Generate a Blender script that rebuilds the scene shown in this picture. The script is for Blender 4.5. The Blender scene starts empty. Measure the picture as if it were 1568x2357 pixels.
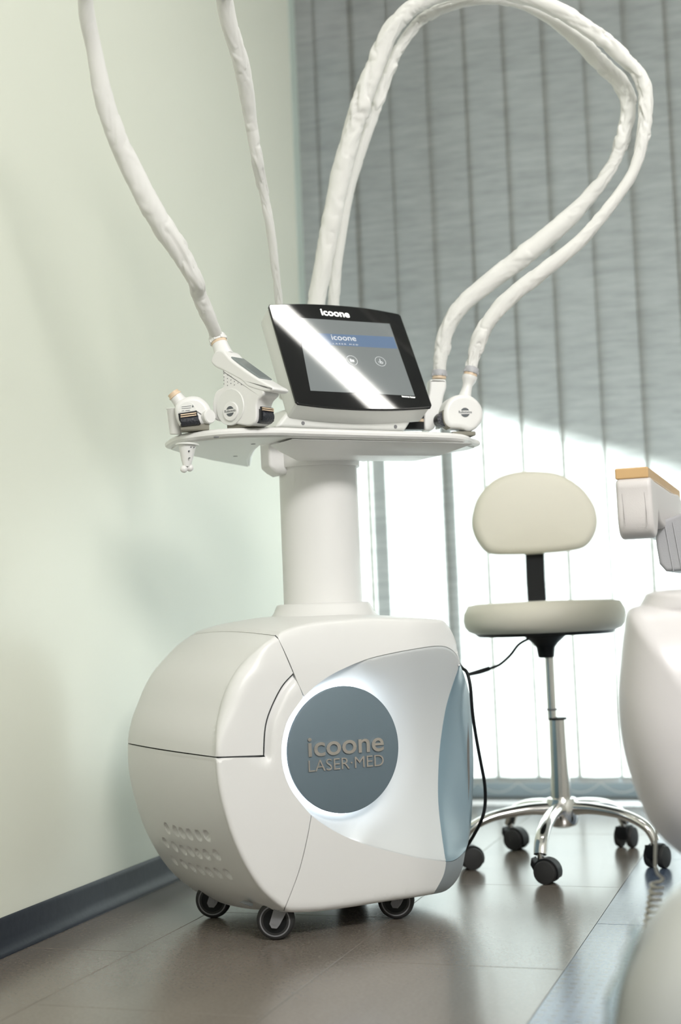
import bpy, bmesh, math, random
from math import sin, cos, pi, radians, sqrt, atan, atan2, exp
from mathutils import Vector, noise
from mathutils.geometry import delaunay_2d_cdt

random.seed(4)
SC = bpy.context.scene
COL = SC.collection
V = Vector

# ------------------------------------------------------------------ camera
FPX, IMW, IMH = 3273.0, 1568.0, 2357.0
ROLL, YAW = radians(2.3), radians(18.5)
PITCH = atan((1415.0 - 1178.5) / FPX)
FW = V((-sin(YAW) * cos(PITCH), cos(YAW) * cos(PITCH), sin(PITCH)))
R0 = V((cos(YAW), sin(YAW), 0.0))
U0 = R0.cross(FW)
RT = R0 * cos(ROLL) - U0 * sin(ROLL)
UP = R0 * sin(ROLL) + U0 * cos(ROLL)
CAM = V((0, 0, 0.6))
cd = bpy.data.cameras.new('camera')
cd.sensor_fit = 'VERTICAL'
cd.sensor_height = 36.0
cd.lens = FPX / IMH * 36.0
cd.dof.use_dof = True
cd.dof.focus_distance = 2.72
cd.dof.aperture_fstop = 2.2
cd.clip_start = 0.05
cam = bpy.data.objects.new('camera', cd)
COL.objects.link(cam)
from mathutils import Matrix
m3 = Matrix((RT, UP, -FW)).transposed()
cam.matrix_world = Matrix.Translation(CAM) @ m3.to_4x4()
SC.camera = cam
SC.view_settings.view_transform = 'Standard'
SC.view_settings.look = 'None'
SC.view_settings.gamma = 1.0
SC.view_settings.use_curve_mapping = False
SC.view_settings.exposure = 0.0

# ------------------------------------------------------------------ world, sun, lamps
world = bpy.data.worlds.new('world')
SC.world = world
world.use_nodes = True
wb = world.node_tree.nodes['Background']
wb.inputs[0].default_value = (0.86, 0.94, 1.0, 1)
wb.inputs[1].default_value = 1.6
sd = bpy.data.lights.new('sun', 'SUN')
sd.energy = 32.0
sd.angle = radians(1.2)
sd.color = (0.88, 0.95, 1.0)
sun = bpy.data.objects.new('sun', sd)
COL.objects.link(sun)
sun.rotation_euler = V((0.0, -1.0, -0.65)).to_track_quat('-Z', 'Y').to_euler()


def area(name, loc, target, sx, sy, energy, color):
    d = bpy.data.lights.new(name, 'AREA')
    d.shape = 'RECTANGLE'
    d.size, d.size_y = sx, sy
    d.energy = energy
    d.color = color
    o = bpy.data.objects.new(name, d)
    COL.objects.link(o)
    o.location = loc
    o.rotation_euler = (V(target) - V(loc)).to_track_quat('-Z', 'Y').to_euler()
    return o


area('room_fill', (1.2, -0.3, 2.75), (-0.6, 2.7, 0.9), 1.6, 0.6, 122, (1.0, 0.975, 0.96))  # unseen fill light, added to brighten the room from the camera side

# ------------------------------------------------------------------ frames of reference
AW = radians(47)
W = V((-sin(AW), cos(AW), 0))       # into the machine
NN = -W                             # front of the machine
UU = V((cos(AW), sin(AW), 0))       # along the machine's front
ZZ = V((0, 0, 1))


def ray(x, y):
    return FW + RT * ((x - 784) / FPX) + UP * (-(y - 1178.5) / FPX)


def on_plane(x, y, p, n):
    d = ray(x, y)
    return CAM + d * ((p - CAM).dot(n) / d.dot(n))


def on_floor(x, y, z=0.0):
    return on_plane(x, y, V((0, 0, z)), ZZ)


P0 = on_floor(645, 2182)


def F(x, y, d=0.0):                 # a point d metres behind the machine's front plane
    return on_plane(x, y, P0 + W * d, NN)


def L(u, w, z):                     # machine coordinates
    return P0 + UU * u + W * w + ZZ * z


def B(x, y, dist):
    return CAM + ray(x, y) * dist


# ------------------------------------------------------------------ materials
def mat(name, color, rough=0.5, metal=0.0, spec=0.5, coat=0.0, emit=None, estr=0.0, bump=0.0, bscale=200.0,
        vary=0.0, vscale=3.0, sub=0.0, trans=0.0):
    m = bpy.data.materials.new(name)
    m.use_nodes = True
    nt = m.node_tree
    b = nt.nodes['Principled BSDF']
    b.inputs['Base Color'].default_value = (*color, 1)
    b.inputs['Roughness'].default_value = rough
    b.inputs['Metallic'].default_value = metal
    b.inputs['Specular IOR Level'].default_value = spec
    b.inputs['Coat Weight'].default_value = coat
    b.inputs['Coat Roughness'].default_value = 0.08
    if trans:
        b.inputs['Transmission Weight'].default_value = trans
    if emit:
        b.inputs['Emission Color'].default_value = (*emit, 1)
        b.inputs['Emission Strength'].default_value = estr
    tc = nt.nodes.new('ShaderNodeTexCoord')
    if bump > 0:
        nz = nt.nodes.new('ShaderNodeTexNoise')
        nz.inputs['Scale'].default_value = bscale
        nz.inputs['Detail'].default_value = 3
        nt.links.new(tc.outputs['Object'], nz.inputs['Vector'])
        bp = nt.nodes.new('ShaderNodeBump')
        bp.inputs['Strength'].default_value = bump
        bp.inputs['Distance'].default_value = 0.002
        nt.links.new(nz.outputs['Fac'], bp.inputs['Height'])
        nt.links.new(bp.outputs['Normal'], b.inputs['Normal'])
    if vary > 0:
        nz = nt.nodes.new('ShaderNodeTexNoise')
        nz.inputs['Scale'].default_value = vscale
        nz.inputs['Detail'].default_value = 4
        nt.links.new(tc.outputs['Object'], nz.inputs['Vector'])
        mx = nt.nodes.new('ShaderNodeMix')
        mx.data_type = 'RGBA'
        mx.inputs['A'].default_value = (*[c * (1 - vary) for c in color], 1)
        mx.inputs['B'].default_value = (*[min(1, c * (1 + vary)) for c in color], 1)
        nt.links.new(nz.outputs['Fac'], mx.inputs['Factor'])
        nt.links.new(mx.outputs['Result'], b.inputs['Base Color'])
    return m


M = {}
M['white'] = mat('white_plastic', (0.77, 0.765, 0.75), 0.36, vary=0.01)
M['whitecool'] = mat('cool_white_plastic', (0.72, 0.725, 0.70), 0.35, vary=0.01)
M['scoop'] = mat('pearl_plastic', (0.66, 0.68, 0.68), 0.33, spec=0.6, vary=0.01)
M['blue'] = mat('blue_grey_plastic', (0.21, 0.30, 0.35), 0.30, vary=0.02)
M['grey'] = mat('silver_grey_plastic', (0.30, 0.33, 0.35), 0.35, metal=0.2, vary=0.02)
M['disc'] = mat('slate_disc', (0.16, 0.21, 0.245), 0.45, metal=0.25, bump=0.1, bscale=900, vary=0.02)
M['chrome'] = mat('chrome', (0.80, 0.78, 0.76), 0.10, metal=1.0, vary=0.02)
M['satin'] = mat('satin_metal', (0.72, 0.66, 0.62), 0.22, metal=1.0, vary=0.02)
M['darkgap'] = mat('dark_rubber', (0.05, 0.048, 0.045), 0.7, vary=0.1)  # near-black rubber, on the post behind the disc
M['gapshade'] = mat('gap_shade_grey', (0.16, 0.155, 0.145), 0.7, vary=0.05)  # dark chassis grey, shade for the panel gaps put into the colour
M['black'] = mat('black_plastic', (0.008, 0.009, 0.010), 0.45, spec=0.25, vary=0.1)
M['rubber'] = mat('black_rubber', (0.022, 0.022, 0.022), 0.6, vary=0.1)
M['wheelgrey'] = mat('grey_wheel_trim', (0.20, 0.20, 0.21), 0.4, vary=0.05)
M['glass'] = mat('black_glass', (0.004, 0.004, 0.005), 0.03, spec=0.5)
M['display'] = mat('display', (0.02, 0.02, 0.022), 0.045, emit=(0.86, 0.95, 0.92), estr=0.24, spec=0.6)
M['displayblue'] = mat('display_blue', (0.02, 0.03, 0.05), 0.045, emit=(0.42, 0.62, 0.95), estr=0.30, spec=0.6)
M['displayink'] = mat('display_white', (0.3, 0.3, 0.3), 0.2, emit=(0.9, 0.97, 1.0), estr=0.42)
M['led'] = mat('led_ring', (1, 1, 1), 0.5, emit=(0.80, 0.90, 1.0), estr=6.0)
M['print'] = mat('grey_print', (0.10, 0.11, 0.12), 0.5, vary=0.05)
M['olive'] = mat('olive_rubber', (0.22, 0.21, 0.17), 0.6, vary=0.05)
M['peach'] = mat('peach_plastic', (0.72, 0.56, 0.40), 0.45, vary=0.03)
M['lcd'] = mat('small_lcd', (0.22, 0.25, 0.25), 0.15, coat=0.5, vary=0.05)
M['lens'] = mat('roller_black', (0.02, 0.022, 0.03), 0.35, bump=1.0, bscale=260)
M['cream'] = mat('cream_leatherette', (0.68, 0.655, 0.56), 0.5, bump=0.15, bscale=500, vary=0.03)
M['lilac'] = mat('pale_leather', (0.70, 0.665, 0.655), 0.42, bump=0.12, bscale=500, vary=0.02)
M['greyleather'] = mat('grey_leather', (0.42, 0.42, 0.44), 0.5, bump=0.12, bscale=500, vary=0.02)
M['stitch'] = mat('stitching', (0.35, 0.33, 0.33), 0.8, vary=0.1)
M['shell'] = mat('pale_shell_vinyl', (0.63, 0.605, 0.605), 0.32, vary=0.01)
M['footvinyl'] = mat('grey_white_vinyl', (0.44, 0.45, 0.43), 0.30, vary=0.02)
M['cord'] = mat('beige_cord', (0.55, 0.53, 0.47), 0.45, vary=0.05)
M['base'] = mat('slate_baseboard', (0.022, 0.027, 0.037), 0.42, spec=0.25, bump=0.2, bscale=60, vary=0.15, vscale=6)
M['ceil'] = mat('white_ceiling_paint', (0.75, 0.76, 0.73), 0.8, bump=0.1, vary=0.02)
M['frame'] = mat('grey_window_frame', (0.30, 0.34, 0.36), 0.4, vary=0.03)
M['lamp'] = mat('lamp_diffuser', (1, 1, 1), 0.5, emit=(1.0, 0.975, 0.92), estr=31.0)
M['ground'] = mat('bounce_paving', (0.80, 0.81, 0.82), 0.8, vary=0.08, vscale=2)
M['farground'] = mat('low_bounce_ground', (0.05, 0.055, 0.05), 0.9, vary=0.3, vscale=0.4)
M['canopy'] = mat('shade_canopy', (0.16, 0.16, 0.155), 0.8, vary=0.08, vscale=2)


def wall_mat():
    m = mat('mint_wall_paint', (0.60, 0.665, 0.54), 0.27, spec=0.5, bump=0.05, bscale=8)
    nt = m.node_tree
    b = nt.nodes['Principled BSDF']
    tc = nt.nodes.new('ShaderNodeTexCoord')
    nz = nt.nodes.new('ShaderNodeTexNoise')
    nz.inputs['Scale'].default_value = 1.3
    nt.links.new(tc.outputs['Object'], nz.inputs['Vector'])
    mx = nt.nodes.new('ShaderNodeMix')
    mx.data_type = 'RGBA'
    mx.inputs['A'].default_value = (0.72, 0.745, 0.645, 1)
    mx.inputs['B'].default_value = (0.765, 0.785, 0.69, 1)
    nt.links.new(nz.outputs['Fac'], mx.inputs['Factor'])
    nt.links.new(mx.outputs['Result'], b.inputs['Base Color'])
    return m


M['wall'] = wall_mat()


def floor_mat(name, base, pattern=False):
    m = mat(name, base, 0.34, spec=0.8)
    nt = m.node_tree
    b = nt.nodes['Principled BSDF']
    geo = nt.nodes.new('ShaderNodeNewGeometry')
    mp = nt.nodes.new('ShaderNodeMapping')
    mp.inputs['Scale'].default_value = (3.0, 1.2, 1.0) if not pattern else (3, 3, 1)
    mp.inputs['Rotation'].default_value = (0, 0, radians(-40))
    nt.links.new(geo.outputs['Position'], mp.inputs['Vector'])
    nz = nt.nodes.new('ShaderNodeTexNoise')
    nz.inputs['Scale'].default_value = 2.2
    nz.inputs['Detail'].default_value = 6
    nt.links.new(mp.outputs['Vector'], nz.inputs['Vector'])
    mx = nt.nodes.new('ShaderNodeMix')
    mx.data_type = 'RGBA'
    mx.inputs['A'].default_value = (*[c * 0.78 for c in base], 1)
    mx.inputs['B'].default_value = (*[c * 1.25 for c in base], 1)
    nt.links.new(nz.outputs['Fac'], mx.inputs['Factor'])
    fine = nt.nodes.new('ShaderNodeTexNoise')
    fine.inputs['Scale'].default_value = 160
    fine.inputs['Detail'].default_value = 3
    nt.links.new(geo.outputs['Position'], fine.inputs['Vector'])
    m2 = nt.nodes.new('ShaderNodeMix')
    m2.data_type = 'RGBA'
    m2.blend_type = 'MULTIPLY'
    m2.inputs['Factor'].default_value = 0.35
    nt.links.new(mx.outputs['Result'], m2.inputs['A'])
    nt.links.new(fine.outputs['Fac'], m2.inputs['B'])
    out = m2.outputs['Result']
    if pattern:                        # rows of small printed lozenges
        sp = nt.nodes.new('ShaderNodeSeparateXYZ')
        nt.links.new(geo.outputs['Position'], sp.inputs[0])

        def mth(op, a, bb=None):
            n = nt.nodes.new('ShaderNodeMath')
            n.operation = op
            for i, v in enumerate((a, bb)):
                if v is None:
                    continue
                if isinstance(v, (int, float)):
                    n.inputs[i].default_value = v
                else:
                    nt.links.new(v, n.inputs[i])
            return n.outputs[0]
        sx = mth('ABSOLUTE', mth('SINE', mth('MULTIPLY', sp.outputs[0], pi / 0.020)))
        sy = mth('ABSOLUTE', mth('SINE', mth('MULTIPLY', sp.outputs[1], pi / 0.026)))
        sm = mth('ADD', sx, sy)
        cx = mth('GREATER_THAN', sm, 1.55)
        m3_ = nt.nodes.new('ShaderNodeMix')
        m3_.data_type = 'RGBA'
        nt.links.new(mth('MULTIPLY', cx, 0.6), m3_.inputs['Factor'])
        nt.links.new(out, m3_.inputs['A'])
        m3_.inputs['B'].default_value = (0.045, 0.06, 0.11, 1)
        out = m3_.outputs['Result']
    nt.links.new(out, b.inputs['Base Color'])
    rr = nt.nodes.new('ShaderNodeMapRange')
    rr.inputs['To Min'].default_value = 0.16
    rr.inputs['To Max'].default_value = 0.26
    nt.links.new(fine.outputs['Fac'], rr.inputs['Value'])
    nt.links.new(rr.outputs['Result'], b.inputs['Roughness'])
    bp = nt.nodes.new('ShaderNodeBump')
    bp.inputs['Strength'].default_value = 0.08
    bp.inputs['Distance'].default_value = 0.001
    nt.links.new(fine.outputs['Fac'], bp.inputs['Height'])
    nt.links.new(bp.outputs['Normal'], b.inputs['Normal'])
    return m


M['tile'] = floor_mat('taupe_vinyl_tile', (0.20, 0.172, 0.145))
M['tilep'] = floor_mat('blue_grey_patterned_tile', (0.12, 0.155, 0.225), True)
M['joint'] = mat('dark_joint', (0.07, 0.065, 0.06), 0.7, vary=0.1)


def fabric_mat(name, col, tr, streak=None, transmix=0.5):
    m = bpy.data.materials.new(name)
    m.use_nodes = True
    nt = m.node_tree
    for n in list(nt.nodes):
        nt.nodes.remove(n)
    out = nt.nodes.new('ShaderNodeOutputMaterial')
    df = nt.nodes.new('ShaderNodeBsdfDiffuse')
    tl = nt.nodes.new('ShaderNodeBsdfTranslucent')
    mx = nt.nodes.new('ShaderNodeMixShader')
    mx.inputs[0].default_value = transmix
    df.inputs[0].default_value = (*col, 1)
    tl.inputs[0].default_value = (*tr, 1)
    nt.links.new(df.outputs[0], mx.inputs[1])
    nt.links.new(tl.outputs[0], mx.inputs[2])
    nt.links.new(mx.outputs[0], out.inputs[0])
    if streak:
        geo = nt.nodes.new('ShaderNodeNewGeometry')
        mp = nt.nodes.new('ShaderNodeMapping')
        mp.inputs['Scale'].default_value = streak
        nt.links.new(geo.outputs['Position'], mp.inputs['Vector'])
        nz = nt.nodes.new('ShaderNodeTexNoise')
        nz.inputs['Scale'].default_value = 1.0
        nz.inputs['Detail'].default_value = 5
        nz.inputs['Roughness'].default_value = 0.65
        nt.links.new(mp.outputs['Vector'], nz.inputs['Vector'])
        for sh, c in ((df, col), (tl, tr)):
            m2 = nt.nodes.new('ShaderNodeMix')
            m2.data_type = 'RGBA'
            m2.inputs['A'].default_value = (*[x * 0.60 for x in c], 1)
            m2.inputs['B'].default_value = (*[min(1, x * 1.4) for x in c], 1)
            nt.links.new(nz.outputs['Fac'], m2.inputs['Factor'])
            nt.links.new(m2.outputs['Result'], sh.inputs[0])
    return m


M['blind'] = fabric_mat('grey_blind_fabric', (0.215, 0.212, 0.195), (0.62, 0.60, 0.555), (9, 9, 85), 0.46)
M['sleeve'] = fabric_mat('white_sleeve_fabric', (0.82, 0.815, 0.79), (0.70, 0.68, 0.63), None, 0.16)


def pane_mat(name, tint, gl=0.12, rough=0.0):
    m = bpy.data.materials.new(name)
    m.use_nodes = True
    nt = m.node_tree
    for n in list(nt.nodes):
        nt.nodes.remove(n)
    out = nt.nodes.new('ShaderNodeOutputMaterial')
    tr = nt.nodes.new('ShaderNodeBsdfTransparent')
    tr.inputs[0].default_value = (*tint, 1)
    g = nt.nodes.new('ShaderNodeBsdfGlossy')
    g.inputs['Roughness'].default_value = rough
    fr = nt.nodes.new('ShaderNodeLayerWeight')
    fr.inputs[0].default_value = gl
    mx = nt.nodes.new('ShaderNodeMixShader')
    nt.links.new(fr.outputs['Facing'], mx.inputs[0])
    nt.links.new(tr.outputs[0], mx.inputs[1])
    nt.links.new(g.outputs[0], mx.inputs[2])
    nt.links.new(mx.outputs[0], out.inputs[0])
    return m


M['pane'] = pane_mat('window_glass', (0.93, 0.97, 0.97))
M['film'] = pane_mat('clear_plastic_film', (0.80, 0.83, 0.83), 0.45, rough=0.12)


# ------------------------------------------------------------------ object helpers
def thing(name, loc, label, cat, group=None):
    o = bpy.data.objects.new(name, None)
    COL.objects.link(o)
    o.location = loc
    o.empty_display_size = 0.05
    o['label'] = label
    o['category'] = cat
    if group:
        o['group'] = group
    o['_root'] = [loc[0], loc[1], loc[2]]
    return o


def root_of(p):
    while p.parent:
        p = p.parent
    return V(p.location)


def make(name, geo, m, parent=None, smooth=True, sharp=40, solid=0.0, bevel=0.0, segs=2, weld=0.0, face_dir=None,
         origin=None, label=None):
    """one mesh object from world-space (verts, faces)"""
    vs, fs = geo
    o0 = root_of(parent) if parent else (V(origin) if origin is not None else V((0, 0, 0)))
    me = bpy.data.meshes.new(name)
    me.from_pydata([tuple(V(v) - o0) for v in vs], [], [tuple(f) for f in fs])
    me.update()
    bm = bmesh.new()
    bm.from_mesh(me)
    if weld:
        bmesh.ops.remove_doubles(bm, verts=bm.verts, dist=weld)
    bmesh.ops.recalc_face_normals(bm, faces=bm.faces)
    if face_dir is not None:
        s = sum((f.normal.dot(face_dir(f.calc_center_median() + o0)) * f.calc_area() for f in bm.faces))
        if s < 0:
            bmesh.ops.reverse_faces(bm, faces=bm.faces)
    bm.to_mesh(me)
    bm.free()
    if smooth:
        me.shade_smooth()
        me.set_sharp_from_angle(angle=radians(sharp))
    me.materials.append(m)
    o = bpy.data.objects.new(name, me)
    COL.objects.link(o)
    if parent:
        o.parent = parent
    else:
        o.location = o0
    if solid:
        s = o.modifiers.new('solidify', 'SOLIDIFY')
        s.thickness = solid
        s.offset = -1
        es = o.modifiers.new('split', 'EDGE_SPLIT')
        es.split_angle = radians(max(sharp, 50))
    if bevel:
        b = o.modifiers.new('bevel', 'BEVEL')
        b.width = bevel
        b.segments = segs
        b.limit_method = 'ANGLE'
        b.angle_limit = radians(42)
        b.harden_normals = True
    if label:
        o['label'] = label
    return o


def tag(o, label=None, cat=None, group=None, kind=None):
    if label:
        o['label'] = label
    if cat:
        o['category'] = cat
    if group:
        o['group'] = group
    if kind:
        o['kind'] = kind
    return o


def join(*gs):
    vs, fs = [], []
    for v, f in gs:
        n = len(vs)
        vs += list(v)
        fs += [[i + n for i in q] for q in f]
    return vs, fs


def box(c, ax, ay, az, sx, sy, sz):
    c = V(c)
    vs = []
    for k in (-1, 1):
        for j in (-1, 1):
            for i in (-1, 1):
                vs.append(c + ax * (i * sx / 2) + ay * (j * sy / 2) + az * (k * sz / 2))
    return vs, [[0, 2, 3, 1], [4, 5, 7, 6], [0, 1, 5, 4], [2, 6, 7, 3], [0, 4, 6, 2], [1, 3, 7, 5]]


def abox(x0, x1, y0, y1, z0, z1):
    return box(((x0 + x1) / 2, (y0 + y1) / 2, (z0 + z1) / 2), V((1, 0, 0)), V((0, 1, 0)), ZZ, x1 - x0, y1 - y0, z1 - z0)


def basis(d):
    d = d.normalized()
    h = V((0, 0, 1)) if abs(d.z) < 0.9 else V((1, 0, 0))
    a = d.cross(h).normalized()
    return a, d.cross(a).normalized()


def rings(rs, cap=True, closed=True):
    vs, fs = [], []
    n = len(rs[0])
    for r in rs:
        vs += r
    for i in range(len(rs) - 1):
        for j in range(n if closed else n - 1):
            k = (j + 1) % n
            fs.append([i * n + j, i * n + k, (i + 1) * n + k, (i + 1) * n + j])
    if cap:
        fs.append(list(range(n))[::-1])
        fs.append([(len(rs) - 1) * n + j for j in range(n)])
    return vs, fs


def lathe(c, axis, prof, n=48, cap=True):
    a, b = basis(axis)
    d = axis.normalized()
    rs = []
    for r, h in prof:
        rs.append([V(c) + d * h + (a * cos(2 * pi * k / n) + b * sin(2 * pi * k / n)) * max(r, 1e-5) for k in range(n)])
    return rings(rs, cap)


def catmull(pts, per):
    out = []
    n = len(pts)
    for i in range(n - 1):
        p0 = pts[max(i - 1, 0)]
        p1, p2 = pts[i], pts[i + 1]
        p3 = pts[min(i + 2, n - 1)]
        for k in range(per):
            t = k / per
            out.append(tuple(0.5 * ((2 * b) + (-a + c) * t + (2 * a - 5 * b + 4 * c - d) * t * t +
                                    (-a + 3 * b - 3 * c + d) * t ** 3) for a, b, c, d in zip(p0, p1, p2, p3)))
    out.append(tuple(pts[-1]))
    return out


def catclosed(pts, per):
    n = len(pts)
    out = []
    for i in range(n):
        p0, p1, p2, p3 = pts[i - 1], pts[i], pts[(i + 1) % n], pts[(i + 2) % n]
        for k in range(per):
            t = k / per
            out.append(tuple(0.5 * ((2 * b) + (-a + c) * t + (2 * a - 5 * b + 4 * c - d) * t * t +
                                    (-a + 3 * b - 3 * c + d) * t ** 3) for a, b, c, d in zip(p0, p1, p2, p3)))
    return out


def tube(path, rad, n=16, per=8, cap=True, mod=None, smooth=True):
    """path: list of Vectors, rad: number or list"""
    if not isinstance(rad, (list, tuple)):
        rad = [rad] * len(path)
    pts = [(*p, r) for p, r in zip(path, rad)]
    if smooth and len(pts) > 2:
        pts = catmull(pts, per)
    P = [V(p[:3]) for p in pts]
    Rr = [p[3] for p in pts]
    rs = []
    t0 = (P[1] - P[0]).normalized()
    a, b = basis(t0)
    s = 0.0
    for i, p in enumerate(P):
        t = (P[min(i + 1, len(P) - 1)] - P[max(i - 1, 0)]).normalized()
        a = (a - t * a.dot(t)).normalized()
        b = t.cross(a)
        if i:
            s += (P[i] - P[i - 1]).length
        ring = []
        for k in range(n):
            th = 2 * pi * k / n
            r = Rr[i]
            if mod:
                r *= mod(s, th, i / len(P))
            ring.append(p + (a * cos(th) + b * sin(th)) * r)
        rs.append(ring)
    return rings(rs, cap)


def area2(poly):
    return sum(poly[i][0] * poly[(i + 1) % len(poly)][1] - poly[(i + 1) % len(poly)][0] * poly[i][1]
               for i in range(len(poly))) / 2


def resample(poly, step):
    out = []
    n = len(poly)
    for i in range(n):
        a, b = poly[i], poly[(i + 1) % n]
        d = math.hypot(b[0] - a[0], b[1] - a[1])
        k = max(1, int(round(d / step)))
        for j in range(k):
            t = j / k
            out.append((a[0] + (b[0] - a[0]) * t, a[1] + (b[1] - a[1]) * t))
    return out


def inset(poly, r):
    s = 1 if area2(poly) > 0 else -1
    n = len(poly)
    out = []
    for i in range(n):
        a, p, b = poly[i - 1], poly[i], poly[(i + 1) % n]
        e1 = V((p[0] - a[0], p[1] - a[1])).normalized()
        e2 = V((b[0] - p[0], b[1] - p[1])).normalized()
        nn = V((-(e1.y + e2.y), e1.x + e2.x))
        if nn.length < 1e-9:
            nn = V((-e1.y, e1.x))
        nn.normalize()
        c = max(0.5, nn.dot(V((-e1.y, e1.x))))
        out.append((p[0] + nn.x * s * r / c, p[1] + nn.y * s * r / c))
    return out


def pillow(poly, o, ax, ay, az, T, r, k=5, r2=None, dome=0.0):
    """rounded slab: poly in (ax, ay), thickness T along az (front at 0, back at T)"""
    r2 = r if r2 is None else r2
    rs = []
    cx = sum(p[0] for p in poly) / len(poly)
    cy = sum(p[1] for p in poly) / len(poly)

    def put(pl, h):
        rs.append([o + ax * p[0] + ay * p[1] + az * h for p in pl])
    base = inset(poly, r)
    if dome:
        for f in (0.02, 0.2, 0.4, 0.6, 0.76, 0.88, 0.96):
            put([(cx + (p[0] - cx) * f, cy + (p[1] - cy) * f) for p in base], -dome * (1 - f * f))
    else:
        put(inset(base, min(0.0008, r * 0.5)), 0)
    for i in range(k + 1):
        a = pi / 2 * i / k
        put(inset(poly, r * (1 - sin(a))), r * (1 - cos(a)))
    for i in range(k + 1):
        a = pi / 2 * (1 - i / k)
        put(inset(poly, r2 * (1 - sin(a))), T - r2 * (1 - cos(a)))
    return rings(rs, True)


def pod(poly, o, ax, ay, az, D, T, p=2.4, n=12):
    """rounded pod: outline poly is the widest section at o; bulges D towards the front, T to the back"""
    cx = sum(q[0] for q in poly) / len(poly)
    cy = sum(q[1] for q in poly) / len(poly)
    rs = []
    for sgn, dep in ((-1, D), (1, T)):
        seq = [0.03 + 0.97 * sin(pi / 2 * i / n) for i in range(n + 1)]
        if sgn > 0:
            seq = seq[::-1][1:]
        for f in seq:
            h = sgn * dep * max(0.0, 1 - f ** p) ** (1 / p)
            rs.append([o + ax * (cx + (q[0] - cx) * f) + ay * (cy + (q[1] - cy) * f) + az * h for q in poly])
    return rings(rs, True)


def slab(poly3, d):
    """flat polygon of world points, extruded by vector d"""
    n = len(poly3)
    vs = list(poly3) + [p + d for p in poly3]
    fs = [list(range(n)), [n + i for i in range(n)][::-1]]
    fs += [[i, i + n, (i + 1) % n + n, (i + 1) % n] for i in range(n)]
    return vs, fs


def circle(c, a, b, r, n=40, a0=0, a1=2 * pi):
    full = abs(a1 - a0 - 2 * pi) < 1e-6
    return [c + (a * cos(a0 + (a1 - a0) * k / (n if full else n - 1)) + b * sin(a0 + (a1 - a0) * k / (n if full else n - 1))) * r
            for k in range(n)]


def annulus(c, a, b, r0, r1, d, n=48):
    o = circle(c, a, b, r1, n)
    i = circle(c, a, b, r0, n)
    rs = [o, i, [p + d for p in i], [p + d for p in o], o]
    return rings(rs, False)


def text(name, body, p_left, p_right, upv, nrm, height, ext, m, parent, bevel=0.0, label=None, squash=None, bold=0.0):
    """word set between two world points on its baseline"""
    cu = bpy.data.curves.new(name, 'FONT')
    cu.body = body
    cu.size = 1.0
    cu.extrude = ext
    cu.bevel_depth = 0
    cu.offset = bold
    cu.resolution_u = 4
    ob = bpy.data.objects.new(name, cu)
    COL.objects.link(ob)
    dg = bpy.context.evaluated_depsgraph_get()
    me = bpy.data.meshes.new_from_object(ob.evaluated_get(dg))
    xs = [v.co.x for v in me.vertices]
    ys = [v.co.y for v in me.vertices]
    x0, x1 = min(xs), max(xs)
    y1 = max(ys)
    ax = (p_right - p_left) / (x1 - x0)
    ay = upv.normalized() * (height / y1)
    az = nrm.normalized()
    vs = [p_left + ax * (v.co.x - x0) + ay * v.co.y + az * (v.co.z + ext) for v in me.vertices]
    fs = [list(p.vertices) for p in me.polygons]
    bpy.data.objects.remove(ob)
    bpy.data.meshes.remove(me)
    bpy.data.curves.remove(cu)
    return make(name, (vs, fs), m, parent, smooth=False, weld=1e-6, label=label)


# ------------------------------------------------------------------ the setting
XW = -1.475                                      # left wall
o = make('floor', abox(-1.75, 2.3, -0.6, 4.62, -0.06, -0.0022), M['joint'], smooth=False)
tag(o, kind='structure')
floor = o
TW, TL = 0.396, 0.70
tile_me = {}


def tile(cx0, cx1, cy0, cy1, m):
    key = (round(cx1 - cx0, 3), round(cy1 - cy0, 3), m.name)
    if key not in tile_me:
        sx, sy = (cx1 - cx0) - 0.0012, (cy1 - cy0) - 0.0012
        g = box((0, 0, -0.0021), V((1, 0, 0)), V((0, 1, 0)), ZZ, sx, sy, 0.0042)
        bm = bmesh.new()
        vv = [bm.verts.new(v) for v in g[0]]
        for f in g[1]:
            bm.faces.new([vv[i] for i in f])
        bmesh.ops.recalc_face_normals(bm, faces=bm.faces)
        top = [e for e in bm.edges if all(v.co.z > -0.001 for v in e.verts)]
        bmesh.ops.bevel(bm, geom=top, offset=0.0007, segments=1, affect='EDGES')
        me = bpy.data.meshes.new('floor_tile')
        bm.to_mesh(me)
        bm.free()
        me.materials.append(m)
        tile_me[key] = me
    t = bpy.data.objects.new('floor_tile', tile_me[key])
    COL.objects.link(t)
    t.parent = floor
    t.location = ((cx0 + cx1) / 2, (cy0 + cy1) / 2, random.uniform(-0.0001, 0.0001))


for ci in range(-4, 7):
    x0 = -0.440 + ci * TW
    x1 = x0 + TW
    x0c, x1c = max(x0, -1.70), min(x1, 2.25)
    if x1c - x0c < 0.05:
        continue
    off = 2.387 if ci % 2 else 2.034              # brick bond, half a tile
    y = off - TL * 5
    while y < 4.60:
        a, b2 = max(y, -0.55), min(y + TL, 4.60)
        if b2 - a > 0.05:
            tile(x0c, x1c, a, b2, M['tilep'] if ci in (0, 1) else M['tile'])
        y += TL

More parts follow.
